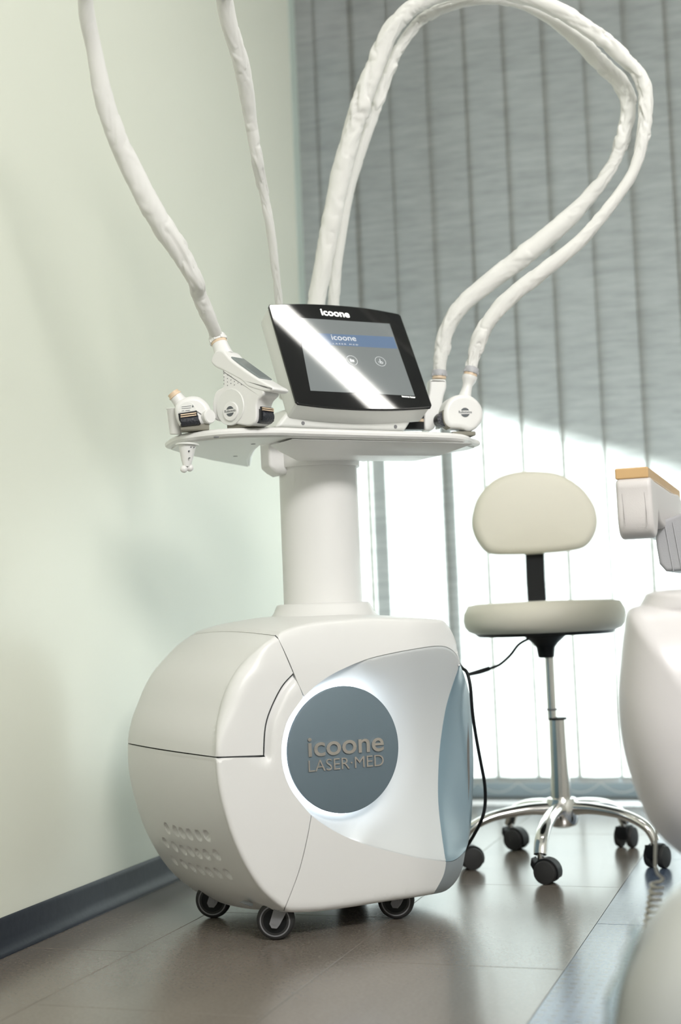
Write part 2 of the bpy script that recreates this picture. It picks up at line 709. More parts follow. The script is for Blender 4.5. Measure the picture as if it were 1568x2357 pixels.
tag(make('wall_left', abox(XW - 0.12, XW, -0.6, 4.10, 0, 3.02), M['wall'], bevel=0.012), kind='structure')
M['trimp'] = mat('corner_reveal_shade', (0.50, 0.58, 0.53), 0.4, vary=0.03)  # wall corner strip; reveal's shade and bluish window light put into this colour
tag(make('trim_1', join(abox(XW - 0.10, XW - 0.004, 4.101, 4.165, 0, 3.02)), M['trimp'], bevel=0.006), kind='structure')
tag(make('ceiling', abox(-1.75, 2.3, -0.6, 4.62, 3.02, 3.14), M['ceil'], smooth=False), kind='structure')
tag(make('wall_back', join(abox(-1.95, 2.3, 4.50, 4.62, 2.92, 3.02), abox(-1.95, -1.66, 4.50, 4.62, 0, 2.92),
                           abox(1.9, 2.3, 4.50, 4.62, 0, 2.92), abox(-1.75, -1.60, 4.166, 4.50, 0, 3.02)), M['wall'], smooth=False),
    kind='structure')

tag(make('wall_right', abox(2.3, 2.42, -0.72, 4.62, 0, 3.14), M['ceil'], smooth=False), kind='structure')
tag(make('wall_front', abox(-1.75, 2.3, -0.72, -0.6, 0, 3.14), M['ceil'], smooth=False), kind='structure')
# baseboard with a coved foot
prof = [(0.0, 0.066), (0.0022, 0.0665), (0.004, 0.064), (0.0045, 0.056), (0.0045, 0.026), (0.0065, 0.015), (0.011, 0.007),
        (0.017, 0.0035), (0.0215, 0.002), (0.0215, 0.0), (0.0, 0.0)]
rs = []
for k in range(48):
    yy = -0.6 + (4.098 + 0.6) * k / 47
    rs.append([V((XW + a + 0.0006 * noise.noise(V((yy * 2, b2 * 10, 0))), yy, b2)) for a, b2 in prof])
tag(make('baseboard_left', rings(rs), M['base'], sharp=50), kind='structure')

# window behind the blinds
wx0, wx1, wy = -1.66, 1.9, 4.53
win = thing('window_1', (0.1, wy, 0.0), 'tall window behind the vertical blinds', 'window')
del win['category']
del win['label']
win['kind'] = 'structure'
make('window_rail', abox(wx0, wx1, wy - 0.03, wy + 0.03, 0.0, 0.052), M['frame'], win, bevel=0.004)
make('window_rail', abox(wx0, wx1, wy - 0.03, wy + 0.03, 2.86, 2.92), M['frame'], win, bevel=0.004)
for xm, ww in ((wx0 + 0.03, 0.06), (-1.335, 0.045), (-1.107, 0.042), (0.15, 0.05), (0.95, 0.05), (wx1 - 0.03, 0.06)):
    make('window_mullion', abox(xm - ww / 2, xm + ww / 2, wy - 0.028, wy + 0.028, 0.052, 2.86), M['frame'], win, bevel=0.004)
xs = [wx0 + 0.06, -1.335, -1.107, 0.15, 0.95, wx1 - 0.06]
for a, b2 in zip(xs[:-1], xs[1:]):
    make('window_pane', abox(a + 0.02, b2 - 0.02, wy - 0.001, wy + 0.001, 0.05, 2.47), M['pane'], win, smooth=False)

# outside, unseen: added bounce paving, and a canopy shaped to shade the upper blinds
tag(make('bounce_strip', abox(-6, 6, 4.63, 5.95, -0.20, -0.02), M['ground'], smooth=False), kind='structure')  # unseen pale strip, kept short to bounce sun onto the lower blinds
tag(make('far_ground', abox(-40, 40, 6.51, 60, -3.3, -3.2), M['farground'], smooth=False), kind='structure')  # unseen far ground, dark to keep bounce off the upper blinds
cz = 3.05


def cy(x):
    return 4.45 + (cz - (1.255 - 0.39 * (x + 1.0))) / 0.65


can = [V((x, y, cz)) for x, y in ((-4.0, 4.63), (3.5, 4.63), (3.5, cy(3.5)), (-1.0, cy(-1.0)), (-4.0, cy(-4.0)))]
tag(make('shade_overhang', slab(can, V((0, 0, 0.22))), M['canopy'], smooth=False), kind='structure')  # unseen, its skewed edge shaped to cast the slanted shade line

# ceiling lamp (its reflection crosses the monitor)
# ------------------------------------------------------------------ vertical blinds
SP = 0.1275
SW = 0.1395
ZB = 0.075


def slat_mesh():
    vs, fs = [], []
    nx, nz = 8, 10
    for j in range(nz + 1):
        z = ZB + (2.90 - ZB) * j / nz
        for i in range(nx + 1):
            t = i / nx - 0.5
            vs.append((t * SW, 0.006 * (4 * t * t - 1) + 0.010 * t, z))
    for j in range(nz):
        for i in range(nx):
            a = j * (nx + 1) + i
            fs.append((a, a + 1, a + nx + 2, a + nx + 1))
    me = bpy.data.meshes.new('slat')
    me.from_pydata(vs, [], fs)
    me.shade_smooth()
    me.materials.append(M['blind'])
    g = bpy.data.meshes.new('slat_weight')
    vv, ff = box((0, 0.0, ZB - 0.008), V((1, 0.09, 0)).normalized(), V((0, 1, 0)), ZZ, SW - 0.008, 0.004, 0.020)
    g.from_pydata([tuple(v) for v in vv], [], ff)
    g.materials.append(M['wt'])
    return me, g


M['wt'] = mat('pale_weight_plastic', (0.5, 0.54, 0.56), 0.4, vary=0.03)
blind = thing('vertical_blind', (0.0, 4.40, 0.0), 'closed grey fabric vertical blind hanging in front of the tall window', 'blind')
sme, wme = slat_mesh()
rail = make('headrail', abox(-1.72, 1.85, 4.375, 4.425, 2.90, 2.95), M['whitecool'], blind, bevel=0.003)
chain = []
for k in range(-17, 11):
    xc = -0.35 - SP * (k + 0.5)
    if xc < -1.70 or xc > 1.8:
        continue
    s = bpy.data.objects.new('slat', sme)
    COL.objects.link(s)
    s.parent = blind
    s.location = (xc + random.uniform(-0.002, 0.002), random.uniform(-0.002, 0.002), 0)
    s.rotation_euler = (0, 0, random.uniform(-0.03, 0.03))
    w_ = bpy.data.objects.new('slat_weight', wme)
    COL.objects.link(w_)
    w_.parent = s
    pts = [V((xc + SP * t, 4.385, ZB - 0.014 - 0.03 * 4 * t * (1 - t))) for t in (0, 0.25, 0.5, 0.75, 1)]
    chain.append(tube(pts, 0.0011, 5, 3))
make('bead_chain', join(*chain), M['whitecool'], blind)

# ------------------------------------------------------------------ the machine: outlines (photo coordinates on its own front planes)
CREASE = [(632, 1463), (607, 1480), (583, 1501), (555, 1526), (533, 1558), (516, 1593), (504, 1632), (497, 1667), (495, 1702),
          (495, 1743), (497, 1783), (505, 1836), (519, 1889), (537, 1942), (558, 1987), (583, 2030), (611, 2065), (652, 2096)]
CRD = catmull(CREASE, 8)
for _ in range(30):                                    # fair the traced edge
    CRD = [CRD[0]] + [tuple(CRD[i][k] * 0.5 + (CRD[i - 1][k] + CRD[i + 1][k]) * 0.25 for k in (0, 1)) for i in range(1, len(CRD) - 1)] + [CRD[-1]]
JI = 9 * 8                                             # index of the joint on the crease
TOPR = [(635, 1462.5), (642, 1456.5), (652, 1451), (686, 1440), (738, 1430), (793, 1425), (841, 1421.5), (875, 1421), (944, 1423), (990, 1425),
        (1018, 1428), (1031, 1440), (1041, 1456), (1050, 1478), (1052, 1492), (1056, 1512), (1060, 1531)]
SILR = [(1060, 1531), (1075, 1573), (1084, 1621), (1089, 1707), (1090, 1793), (1085, 1890), (1079, 1935), (1072, 1957)]
GREYO = [(1072, 1957), (1065, 1995), (1051, 2027), (1027, 2050), (998, 2058)]
BOT = [(998, 2058), (944, 2067), (875, 2077), (807, 2088), (738, 2097), (683, 2100), (655, 2098)]
GAP = [(641, 1468), (658, 1507), (676, 1549), (689, 1580), (700, 1604)]
LARC = [(677, 1549), (652, 1576), (631, 1614), (615, 1655), (609, 1690), (607, 1738)]
SCT = [(700, 1604), (731, 1576), (772, 1549), (841, 1519), (910, 1502), (979, 1490), (1013, 1487), (1034, 1492), (1051, 1507),
       (1060, 1531)]
SCR = [(1060, 1531), (1044, 1573), (1027, 1631), (1015, 1707), (1010, 1776), (1010, 1845), (1017, 1914), (1027, 1983)]
SCB = [(717, 1876), (745, 1897), (789, 1922), (841, 1943), (910, 1962), (962, 1974), (1027, 1983)]
LGAP = [(717, 1876), (707, 1931), (690, 2000), (669, 2058), (653, 2097)]
MPP = 0.00083
DC = F(793, 1725) - P0
DU, DZ, DR = DC.dot(UU), DC.z, 0.1190                    # disc centre and radius


def px_of(u, z, d=0.0):
    p = L(u, d, z) - CAM
    k = p.dot(FW)
    return (784 + FPX * p.dot(RT) / k, 1178.5 - FPX * p.dot(UP) / k)


CUT = [px_of(DU + 0.131 * cos(a), DZ + 0.131 * sin(a)) for a in
       [radians(x) for x in (136, 148, 160, 172, 184, 196, 208, 220, 230)]]
CUT[0] = (700, 1604)
CUT[-1] = (717, 1876)


def dist_poly(x, y, P):
    best = 1e9
    for i in range(len(P) - 1):
        ax, ay = P[i]
        bx, by = P[i + 1]
        dx, dy = bx - ax, by - ay
        t = max(0, min(1, ((x - ax) * dx + (y - ay) * dy) / (dx * dx + dy * dy + 1e-9)))
        d = math.hypot(x - ax - t * dx, y - ay - t * dy)
        if d < best:
            best = d
    return best


def sst(a, b, x):
    t = max(0.0, min(1.0, (x - a) / (b - a)))
    return t * t * (3 - 2 * t)


CRC = CRD
TOPD = catmull(TOPR, 3)
BOTD = BOT


def roll(x, y, P, R):
    d = dist_poly(x, y, P) * MPP
    if d >= R:
        return 0.0
    return R - sqrt(max(0.0, R * R - (R - d) ** 2))


def Rc(y):
    return 0.012 + 0.026 * sst(1475, 1540, y) * (1 - sst(1620, 1735, y))


def dbase(x, y):
    d = 0.0
    if x < 760:
        d += roll(x, y, CRC, Rc(y))
    if y < 1500 and x > 636:
        d += roll(x, y, TOPD, 0.010)
    if y > 2030 and x > 650:
        d += roll(x, y, BOTD, 0.012)
    if x > 940:
        d += 0.085 * ((x - 940) / 150.0) ** 2
    if y > 1760:                                        # the belly tucks in towards the bottom
        d += 0.012 * ((y - 1760) / 340.0) ** 2
    if y < 1560:
        d += 0.012 * ((1560 - y) / 130.0) ** 2
    return d


def yat(P, x):
    for i in range(len(P) - 1):
        if P[i][0] <= x <= P[i + 1][0]:
            t = (x - P[i][0]) / (P[i + 1][0] - P[i][0] + 1e-9)
            return P[i][1] + t * (P[i + 1][1] - P[i][1])
    return P[0][1] if x < P[0][0] else P[-1][1]


SCTd, SCBd = catmull(SCT, 9), catmull(SCB, 9)


def dscoop(x, y):
    yt, yb = yat(SCTd, x), yat(SCBd, x)
    t = max(0.0, min(1.0, (y - yt) / max(1.0, yb - yt)))
    g = 0.016 + 0.050 * sst(700, 1010, x)
    s = g * (4 * t * (1 - t)) ** 1.1 + 0.0012 if 0 < t < 1 else 0.0035
    q = F(x, y) - P0
    r = math.hypot(q.dot(UU) - DU, q.z - DZ)
    lft = 1 - sst(-0.02, 0.06, q.dot(UU) - DU)
    s = sqrt(s * s + (0.021 * (1 - sst(0.118 + 0.02 * lft, 0.185 + 0.03 * lft, r))) ** 2)
    return s + dbase(x, y) * (1 if y < 1900 else 1)


def panel_front(poly, dfun, step=11, extra=()):
    """triangulated front of a panel; poly is dense and in order"""
    pts = [tuple(p) for p in poly]
    n = len(pts)
    edges = [(i, (i + 1) % n) for i in range(n)]
    xs = [p[0] for p in pts]
    ys = [p[1] for p in pts]

    def inside(x, y):
        c = False
        for i in range(n):
            x1, y1 = pts[i]
            x2, y2 = pts[(i + 1) % n]
            if (y1 > y) != (y2 > y) and x < (x2 - x1) * (y - y1) / (y2 - y1) + x1:
                c = not c
        return c
    clo = pts + [pts[0]]
    inner = []
    for p in extra:
        if inside(*p) and dist_poly(p[0], p[1], clo) > 0.8:
            inner.append(tuple(p))
    nx = int((max(xs) - min(xs)) / step) + 1
    ny = int((max(ys) - min(ys)) / step) + 1
    ex = list(inner)
    for j in range(ny + 1):
        for i in range(nx + 1):
            x = min(xs) + (i + (0.5 if j % 2 else 0)) * step
            y = min(ys) + j * step
            if inside(x, y) and dist_poly(x, y, clo) > step * 0.45:
                if ex and min(abs(x - q[0]) + abs(y - q[1]) for q in ex) < step * 0.5:
                    continue
                inner.append((x, y))
    allp = [V(p) for p in pts + inner]
    r = delaunay_2d_cdt(allp, edges, [], 1, 1e-5)
    vs = [F(p[0], p[1], dfun(p[0], p[1])) for p in r[0]]
    return vs, [list(f) for f in r[2]]


def crease_rings(i0, i1):
    out = []
    for k in range(i0, i1 + 1):
        x, y = CRD[k]
        a = CRD[max(0, k - 1)]
        b = CRD[min(len(CRD) - 1, k + 1)]
        tx, ty = b[0] - a[0], b[1] - a[1]
        l = math.hypot(tx, ty)
        nx_, ny_ = -ty / l, tx / l
        if nx_ < 0:
            nx_, ny_ = -nx_, -ny_
        for f in (0.03, 0.10, 0.22, 0.40, 0.62, 0.90, 1.15):
            R = Rc(y) / MPP
            out.append((x + nx_ * f * R, y + ny_ * f * R))
    return out


MC = L(0.17, 0.22, 0.33)
DEPTH = 0.498


def back_off(p3, t, dd):
    """move a front outline point back by dd metres, t = 0..1 along the barrel"""
    q = p3 + W * dd
    c = L(0.19, 0, 0.33)
    ru, rz = (q - c).dot(UU), q.z - 0.33
    r = math.hypot(ru, rz)
    k = 0.012 * sin(pi * min(1, t * 1.05))
    k += 0.034 * t * (1 - 0.35 * t) * max(0.0, -(ru + 1.1 * rz) / (1.45 * r))
    if t > 0.80:
        e = (t - 0.80) / 0.20
        k -= 0.055 * (1 - sqrt(max(0, 1 - e * e)))
    return q + (UU * ru + ZZ * rz) * (k / r)


def barrel(poly, dfun, depth=DEPTH, nt=34, denting=None, start=0.0):
    rs = []
    fr = [F(x, y, dfun(x, y)) for x, y in poly]
    d0 = [dfun(x, y) for x, y in poly]
    for i in range(nt + 1):
        t = i / nt
        t = t if t < 0.8 else 0.8 + 0.2 * sin((t - 0.8) / 0.2 * pi / 2)
        rs.append([back_off(p, t, (depth - dd) * t) if i else p for p, dd in zip(fr, d0)])
    if denting:
        denting(rs)
    return rings(rs, False, False)


machine = thing('treatment_machine', (P0.x, P0.y, 0.0) if False else tuple(L(0.2, 0.22, 0.0)),
                'large white rounded body treatment machine on wheels with glowing ring and touch monitor', 'machine')


def outward(p):
    return (p - MC).normalized()


def frontdir(p):
    return NN


# lid (upper left shell)
seg = CRD[0:JI - 1]
lid_poly = [(634, 1465)] + [(p[0] - 1.3, p[1]) for p in catmull(GAP[:3], 6)[1:]] + \
    [(p[0] - 1.5, p[1]) for p in catmull(LARC, 6)[1:]] + [(580, 1739), (550, 1740), (525, 1741), (505, 1741.5)]
lid_poly = resample(lid_poly, 9)[:-1] if False else lid_poly
segc = list(seg)
segc[-1] = (CRD[JI - 1][0], 1741.6)
full = lid_poly + segc[::-1]
g1 = panel_front(full, dbase, 11, crease_rings(0, JI - 2))
g2 = barrel(segc, dbase)
make('lid_shell', join(g1, g2), M['white'], machine, weld=2e-5, solid=0.005, face_dir=outward, sharp=50)


# lower left shell with the ventilation dimples
def dlow(x, y):
    d = dbase(x, y)
    if y < 1760:
        dd = dist_poly(x, y, LARC_O)
        if dd < 24:
            d += 0.009 * (1 - sst(0, 24, dd))
        dj = 1757 - y
        if x < 612 and dj > 0:
            d += 0.0
    return d


LARC_O = [(p[0] + 1.6, p[1] + 0.6) for p in catmull(LARC, 5)][1:]
lseg = [(CRD[JI + 1][0], 1744.6)] + CRD[JI + 2:]
low_poly = [(520, 1744.5), (545, 1744), (570, 1743.5), (595, 1743), (611, 1742)] + LARC_O[::-1][0:] + \
    [(680, 1561), (690, 1582), (698, 1603)] + [(p[0] - 1.2, p[1]) for p in catmull(CUT, 6)[1:]] + \
    [(p[0] - 1.0, p[1]) for p in catmull(LGAP, 7)[1:-1]]
full = low_poly + lseg[::-1]
xr = []
for q in LARC_O:
    for f in (4, 9, 15, 22):
        xr.append((q[0] + f * 0.8, q[1] + f * 0.6))
DIMPX = [[(150, 205), (232, 240), (315, 270), (380, 287), (450, 300), (535, 310), (620, 312)],
         [(218, 378), (305, 418), (387, 450), (460, 470), (537, 488), (620, 497), (712, 502)],
         [(300, 550), (395, 590), (482, 625), (560, 648), (640, 668), (727, 680), (820, 690)]]
DIMPX = [(330 + x / 4.238, 1850 + y / 4.238) for r in DIMPX for x, y in r]


def proj(p):
    q = p - CAM
    k = q.dot(FW)
    return 784 + FPX * q.dot(RT) / k, 1178.5 - FPX * q.dot(UP) / k


def dent(rs):
    flat = []
    for i in range(2, len(rs) - 2):
        for j, p in enumerate(rs[i]):
            flat.append((p, proj(p), i, j))
    for cx, cyy in DIMPX:
        best = min(flat, key=lambda f: (f[1][0] - cx) ** 2 + (f[1][1] - cyy) ** 2)
        c = best[0].copy()
        for i in range(len(rs)):
            for j in range(len(rs[i])):
                v = rs[i][j]
                r = (v - c).length
                if r < 0.0165:
                    k = 1 - sst(0.0088, 0.0118, r)
                    bowl = 0.005 + 0.003 * (1 - min(1, r / 0.0118) ** 2)
                    a = (MC - v)
                    a = (a - W * a.dot(W)).normalized()
                    if k > 0:
                        DMOVE.append((i, j, a * (k * bowl)))
    for i, j, mv in DMOVE:
        rs[i][j] = rs[i][j] + mv


DMOVE = []
lsegd = []
for a, b in zip(lseg[:-1], lseg[1:]):
    n_ = max(1, int(math.hypot(b[0] - a[0], b[1] - a[1]) / 2.0))
    for k in range(n_):
        lsegd.append((a[0] + (b[0] - a[0]) * k / n_, a[1] + (b[1] - a[1]) * k / n_))
lsegd.append(lseg[-1])
full = low_poly + lsegd[::-1]
g1 = panel_front(full, dlow, 11, crease_rings(JI + 2, len(CRD) - 1) + xr)
g2 = barrel(lsegd, dlow, nt=230, denting=dent)
make('lower_shell', join(g1, g2), M['white'], machine, weld=2e-5, solid=0.004, face_dir=outward, sharp=60)

# upper right panel
tp = [(p[0] + 1.0, p[1]) for p in catmull([(638, 1466), (658, 1507), (676, 1549), (689, 1580), (700, 1603)], 6)]
TOPD2 = catmull(TOPR, 6)
full = tp + [(p[0], p[1] - 0.7) for p in SCTd[1:]] + TOPD2[::-1][1:]
xr = []
for q in TOPD2:
    for f in (2, 5, 9):
        xr.append((q[0] - f * 0.2, q[1] + f))
g1 = panel_front(full, dbase, 11, xr)
g2 = barrel(TOPD2, dbase)
make('upper_panel', join(g1, g2), M['white'], machine, weld=2e-5, solid=0.004, face_dir=outward, sharp=45)

# lower right panel
lgr = [(p[0] + 1.0, p[1]) for p in catmull(LGAP, 7)]
GL = [(1027, 1983), (1025, 2000), (1018, 2022), (998, 2058)]
BOTd = catmull(BOT, 6)
full = [(p[0], p[1] + 0.7) for p in SCBd] + catmull(GL, 5)[1:-1] + BOTd + lgr[::-1][1:-1]
xr = [(q[0], q[1] - f) for q in BOTd for f in (1.5, 4, 8, 13)]
g1 = panel_front(full, dbase, 11, xr)
g2 = barrel(BOTd, dbase, nt=20)
make('lower_panel', join(g1, g2), M['white'], machine, weld=2e-5, solid=0.004, face_dir=outward, sharp=45)

# scoop
cutw = [px_of(DU + 0.139 * cos(radians(x)), DZ + 0.139 * sin(radians(x)), 0.02) for x in range(226, 138, -8)]
full = [(p[0], p[1] - 4) for p in SCTd[1:-6]] + SCTd[-4:] + catmull(SCR, 12)[1:] + [(p[0], p[1] + 4) for p in SCBd[::-1][3:]] + cutw
xr = []
for rr in (0.10, 0.118, 0.127, 0.136, 0.145, 0.155, 0.166, 0.178, 0.19):
    for k in range(72):
        xr.append(px_of(DU + rr * cos(2 * pi * k / 72), DZ + rr * sin(2 * pi * k / 72)))
for q in SCTd:
    for f in (-1, 3, 8, 16):
        xr.append((q[0] + 1, q[1] + f))
for q in catmull(SCR, 12):
    for f in (2.5, 6, 12):
        xr.append((q[0] - f, q[1]))
for q in SCBd:
    for f in (0.3, 3, 8, 16):
        xr.append((q[0], q[1] - f))
g1 = panel_front(full, dscoop, 10, xr)
make('concave_panel', g1, M['scoop'], machine, face_dir=frontdir, sharp=70, solid=0.003)

# blue end panel: lens shaped, bulging outwards
BL_B = [(1027, 1983), (1044, 1982), (1061, 1972), (1072, 1957)]
rows = 40
scr = catmull(SCR, 10)
sil = catmull(SILR, 10)


def at(P, t):
    x = t * (len(P) - 1)
    i = min(int(x), len(P) - 2)
    f = x - i
    return (P[i][0] + (P[i + 1][0] - P[i][0]) * f, P[i][1] + (P[i + 1][1] - P[i][1]) * f)


DS = 0.125
rs = []
for i in range(rows + 1):
    t = i / rows
    a, b = at(scr, t), at(sil, t)
    da = dscoop(a[0] - 0.5, a[1]) - 0.001
    db = max(DS * (sin(pi * (0.10 + 0.8 * t))) ** 0.5 + 0.02, da)
    rr = []
    for k in range(15):
        s = k / 14
        x = a[0] + (b[0] - a[0]) * s
        y = a[1] + (b[1] - a[1]) * s + (BL_B[1][1] - a[1]) * 0
        if t > 0.9:
            e = (t - 0.9) / 0.1
            y += e * 8 * sin(pi * s)
        rr.append(F(x, y, da + (db - da) * (s ** 1.5)))
    last = rr[-1]
    for k in range(1, 15):
        e = k / 14
        rr.append(last + W * ((DEPTH - db) * e) + UU * (-0.004 * e - 0.05 * max(0, e - 0.7) ** 2 * 5))
    rs.append(rr)
make('blue_end_panel', rings(rs, False, False), M['blue'], machine, face_dir=lambda p: (NN + UU), sharp=70, solid=0.003)

# silver grey corner piece under the blue panel
rs = []
go = catmull(GREYO, 6)
gl = catmull(GL, 6)
for i in range(13):
    t = i / 12
    a, b = at(gl, t), at(go, t)
    da = dbase(a[0], a[1]) * (1 - 0.0)
    db = DS * 0.62 * (1 - t) ** 0.8 + dbase(998, 2058) * t + 0.02 * (1 - t)
    if i == 0:
        a = (1027, 1983.5)
    rr = []
    for k in range(11):
        s = k / 10
        x = a[0] + (b[0] - a[0]) * s
        y = a[1] + (b[1] - a[1]) * s
        if t < 0.35:
            y += (1 - t / 0.35) * 9 * sin(pi * s)
        rr.append(F(x, y, da + (db - da) * s ** 1.4))
    last = rr[-1]
    for k in range(1, 9):
        rr.append(last + W * ((DEPTH - db) * k / 8))
    rs.append(rr)
make('silver_corner_piece', rings(rs, False, False), M['grey'], machine, face_dir=lambda p: (NN + UU - ZZ), sharp=70, solid=0.003)

# inner chassis: closes the shells from behind and below
INN = CRD[::4] + BOT[::-1][1:] + GREYO[::-1][1:] + SILR[::-1][1:] + TOPR[::-1][1:]
cen = (790, 1750)
inn = [(cen[0] + (p[0] - cen[0]) * 0.972, cen[1] + (p[1] - cen[1]) * 0.972) for p in INN]
dI = [0.03 + (0.10 if p[0] > 985 else 0.05 if p[0] > 900 else 0.012) + 0.02 * (p[1] > 1950) for p in inn]
rs = [[F(p[0], p[1], d) for p, d in zip(inn, dI)]]
rs.append([q + W * 0.20 for q in rs[0]])
rs.append([L(0.19, 0, 0) * 0 + back_off(F(p[0], p[1], 0.0), 0.97, DEPTH - 0.015) for p in inn])
make('chassis', rings(rs), M['gapshade'], machine, smooth=False)
bk = [back_off(F(p[0], p[1], 0.0), 1.0, DEPTH - 0.003) for p in INN]
make('back_cover', slab(bk, W * 0.004), M['white'], machine, smooth=False)
# small hook under the shell
make('cable_hook', slab([F(572, 2076, .09), F(583, 2079, .09), F(583, 2086, .09), F(578, 2087, .09), F(560, 2080, .09)], W * .02),
     M['grey'], machine, bevel=0.001)

# disc, lettering, light ring
dc = L(DU, 0, DZ)
dprof = [(0.0, -0.0005), (0.1165, -0.0005), (0.1182, 0.0), (DR, 0.0012), (DR, 0.006), (0.117, 0.007), (0.02, 0.007)]
disc = make('emblem_disc', lathe(dc, W, dprof, 128), M['disc'], machine, sharp=30)
ringc = dc + W * 0.0125
rs = []
for k in range(96):
    a = 2 * pi * k / 96
    c = ringc + (UU * cos(a) + ZZ * sin(a)) * 0.1165
    e = (UU * cos(a) + ZZ * sin(a))
    rs.append([c + e * (0.0045 * cos(2 * pi * j / 10)) + W * (0.0045 * sin(2 * pi * j / 10)) for j in range(10)])
rs.append(rs[0])
make('light_ring', rings(rs, False), M['led'], machine)
make('disc_post', lathe(dc + W * 0.007, W, [(0.06, 0), (0.06, 0.03)], 32), M['darkgap'], machine)
text('lettering', 'icoone', F(709, 1741.5, -0.001), F(883, 1727, -0.001), ZZ, NN, 0.0345, 0.0012, M['satin'], disc, bold=0.012)
text('lettering', 'LASER\u00b7MED', F(710, 1777, -0.001), F(883, 1762, -0.001), ZZ, NN, 0.0215, 0.0009, M['satin'], disc,
     bold=-0.004)

# column and flare
CU, CW = 0.234, 0.225
cb = L(CU, CW, 0)
make('column_flare', lathe(cb, ZZ, [(0.21, 0.556), (0.175, 0.576), (0.148, 0.5825), (0.128, 0.588), (0.112, 0.597), (0.103, 0.608),
                                    (0.098, 0.620), (0.0955, 0.6238), (0.092, 0.6252), (0.083, 0.6255)], 96), M['white'], machine,
     sharp=50)
make('column', lathe(cb, ZZ, [(0.0812, 0.60), (0.0812, 0.912)], 96), M['white'], machine)
make('column_collar', lathe(cb, ZZ, [(0.0825, 0.905), (0.0855, 0.905), (0.087, 0.907), (0.088, 0.950)], 96), M['white'], machine,
     sharp=50)
hp = [F(618, 1008, .21), F(621, 1075, .21), F(634, 1086, .21), F(648, 1094, .21), F(668, 1090, .21), F(720, 1032, .21), F(720, 1008, .21)]
make('pivot_housing', slab(hp, W * 0.045), M['white'], machine, bevel=0.006, segs=3)

# tray
zt = F(860, 990, 0.0).z
fr_ = []
for x, y in ((388, 1015), (400, 1003), (440, 995), (520, 989), (630, 985), (700, 985.5), (800, 989), (900, 993), (1000, 998.5),
             (1060, 1003), (1090, 1008), (1105, 1012)):
    q = on_floor(x, y, zt) - P0
    fr_.append([q.dot(UU), q.dot(W)])
fr_[0] = [-0.100, 0.236]
for i in range(4, 10):
    fr_[i][1] = 0.004
fr_[9][1] = 0.022
fr_[3] = [-0.052, 0.036]
zu = zt - 0.022
left_c = [on_floor(x, y, zu) - P0 for x, y in ((577, 1082), (581, 1062), (590, 1045), (606, 1032), (640, 1026))]
left_c = [[q.dot(UU), q.dot(W)] for q in left_c]
rw = [on_floor(x, y, zu) - P0 for x, y in ((828, 1072), (905, 1050))]
rw = [[q.dot(UU), q.dot(W)] for q in rw]
outer = catmull([tuple(p) for p in fr_], 4)
outer += [(0.560, 0.135), (0.545, 0.20), tuple(rw[1]), tuple(rw[0]), (0.36, 0.24), (0.30, 0.125), (0.18, 0.11)] + \
    [tuple(p) for p in left_c[::-1]] + [(0.06, 0.40), (-0.045, 0.30)]
trs = []
for ins, z in ((0.010, zt - 0.0145), (0.004, zt - 0.0138), (0.0, zt - 0.010), (0.0, zt - 0.005), (0.003, zt - 0.001), (0.009, zt + 0.0015)):
    trs.append([L(p[0], p[1], z) for p in inset(outer, ins)])
tray = make('tray', rings(trs), M['white'], machine, sharp=35)
und = [p for p in inset(outer, 0.012)]
make('tray_underside', slab([L(p[0], p[1], zt - 0.0172) for p in und], ZZ * 0.004), M['whitecool'], machine, smooth=False)
for x, y in ((498, 1007), (583, 1022), (542, 1050), (676, 1021)):
    p = on_floor(x, y, zt - 0.0172)
    make('screw', lathe(p, ZZ, [(0.0, -0.0008), (0.0042, -0.0008), (0.005, 0.0), (0.005, 0.002)], 16), M['wheelgrey'], machine)
# drawer wedge under the front edge
wd = [F(672, 1010, .006), F(1092, 1019.5, .010), F(1088, 1022, .012), F(1012, 1049, .052), F(737, 1047.5, .052), F(700, 1028, .03)]
make('tray_apron', slab(wd, W * 0.10), M['white'], machine, bevel=0.002)

# monitor
DB, DT = 0.085, 0.205
mBL, mBR, mTL, mTR = F(683, 927, DB), F(997, 940, DB), F(617, 700, DT), F(920, 723, DT)
MX = ((mBR - mBL) + (mTR - mTL)).normalized()
MY = ((mTL - mBL) + (mTR - mBR)).normalized()
MN = MX.cross(MY).normalized()
if MN.dot(NN) < 0:
    MN = -MN
mo = (mBL + mBR + mTL + mTR) / 4


def mp(x, y, off=0.0):
    return on_plane(x, y, mo + MN * off, MN)


def mloc(p):
    return ((p - mo).dot(MX), (p - mo).dot(MY))


edge = catmull([(619, 699), (700, 698.5), (780, 703), (850, 711), (916, 723.5)], 6) + \
    catmull([(922, 728), (960, 832), (996, 934)], 5) + \
    catmull([(994, 939.5), (920, 943), (840, 942), (760, 936.5), (688, 927.5)], 6) + \
    catmull([(682, 922), (650, 815), (617, 704)], 5)
mpoly = [mloc(mp(x, y)) for x, y in edge]
mon = make('monitor', pillow(inset(mpoly, 0.002), mo - MN * 0.0062, MX, MY, -MN, 0.055, 0.0015, 3, 0.014), M['whitecool'], machine,
           sharp=35, label='white monitor housing')
make('monitor_glass', pillow(mpoly, mo, MX, MY, -MN, 0.006, 0.0012, 3), M['glass'], mon, sharp=35, label='black glass monitor front')


def quad(pts, off, t=0.0004):
    return slab([mp(x, y, off) for x, y in pts], -MN * t)


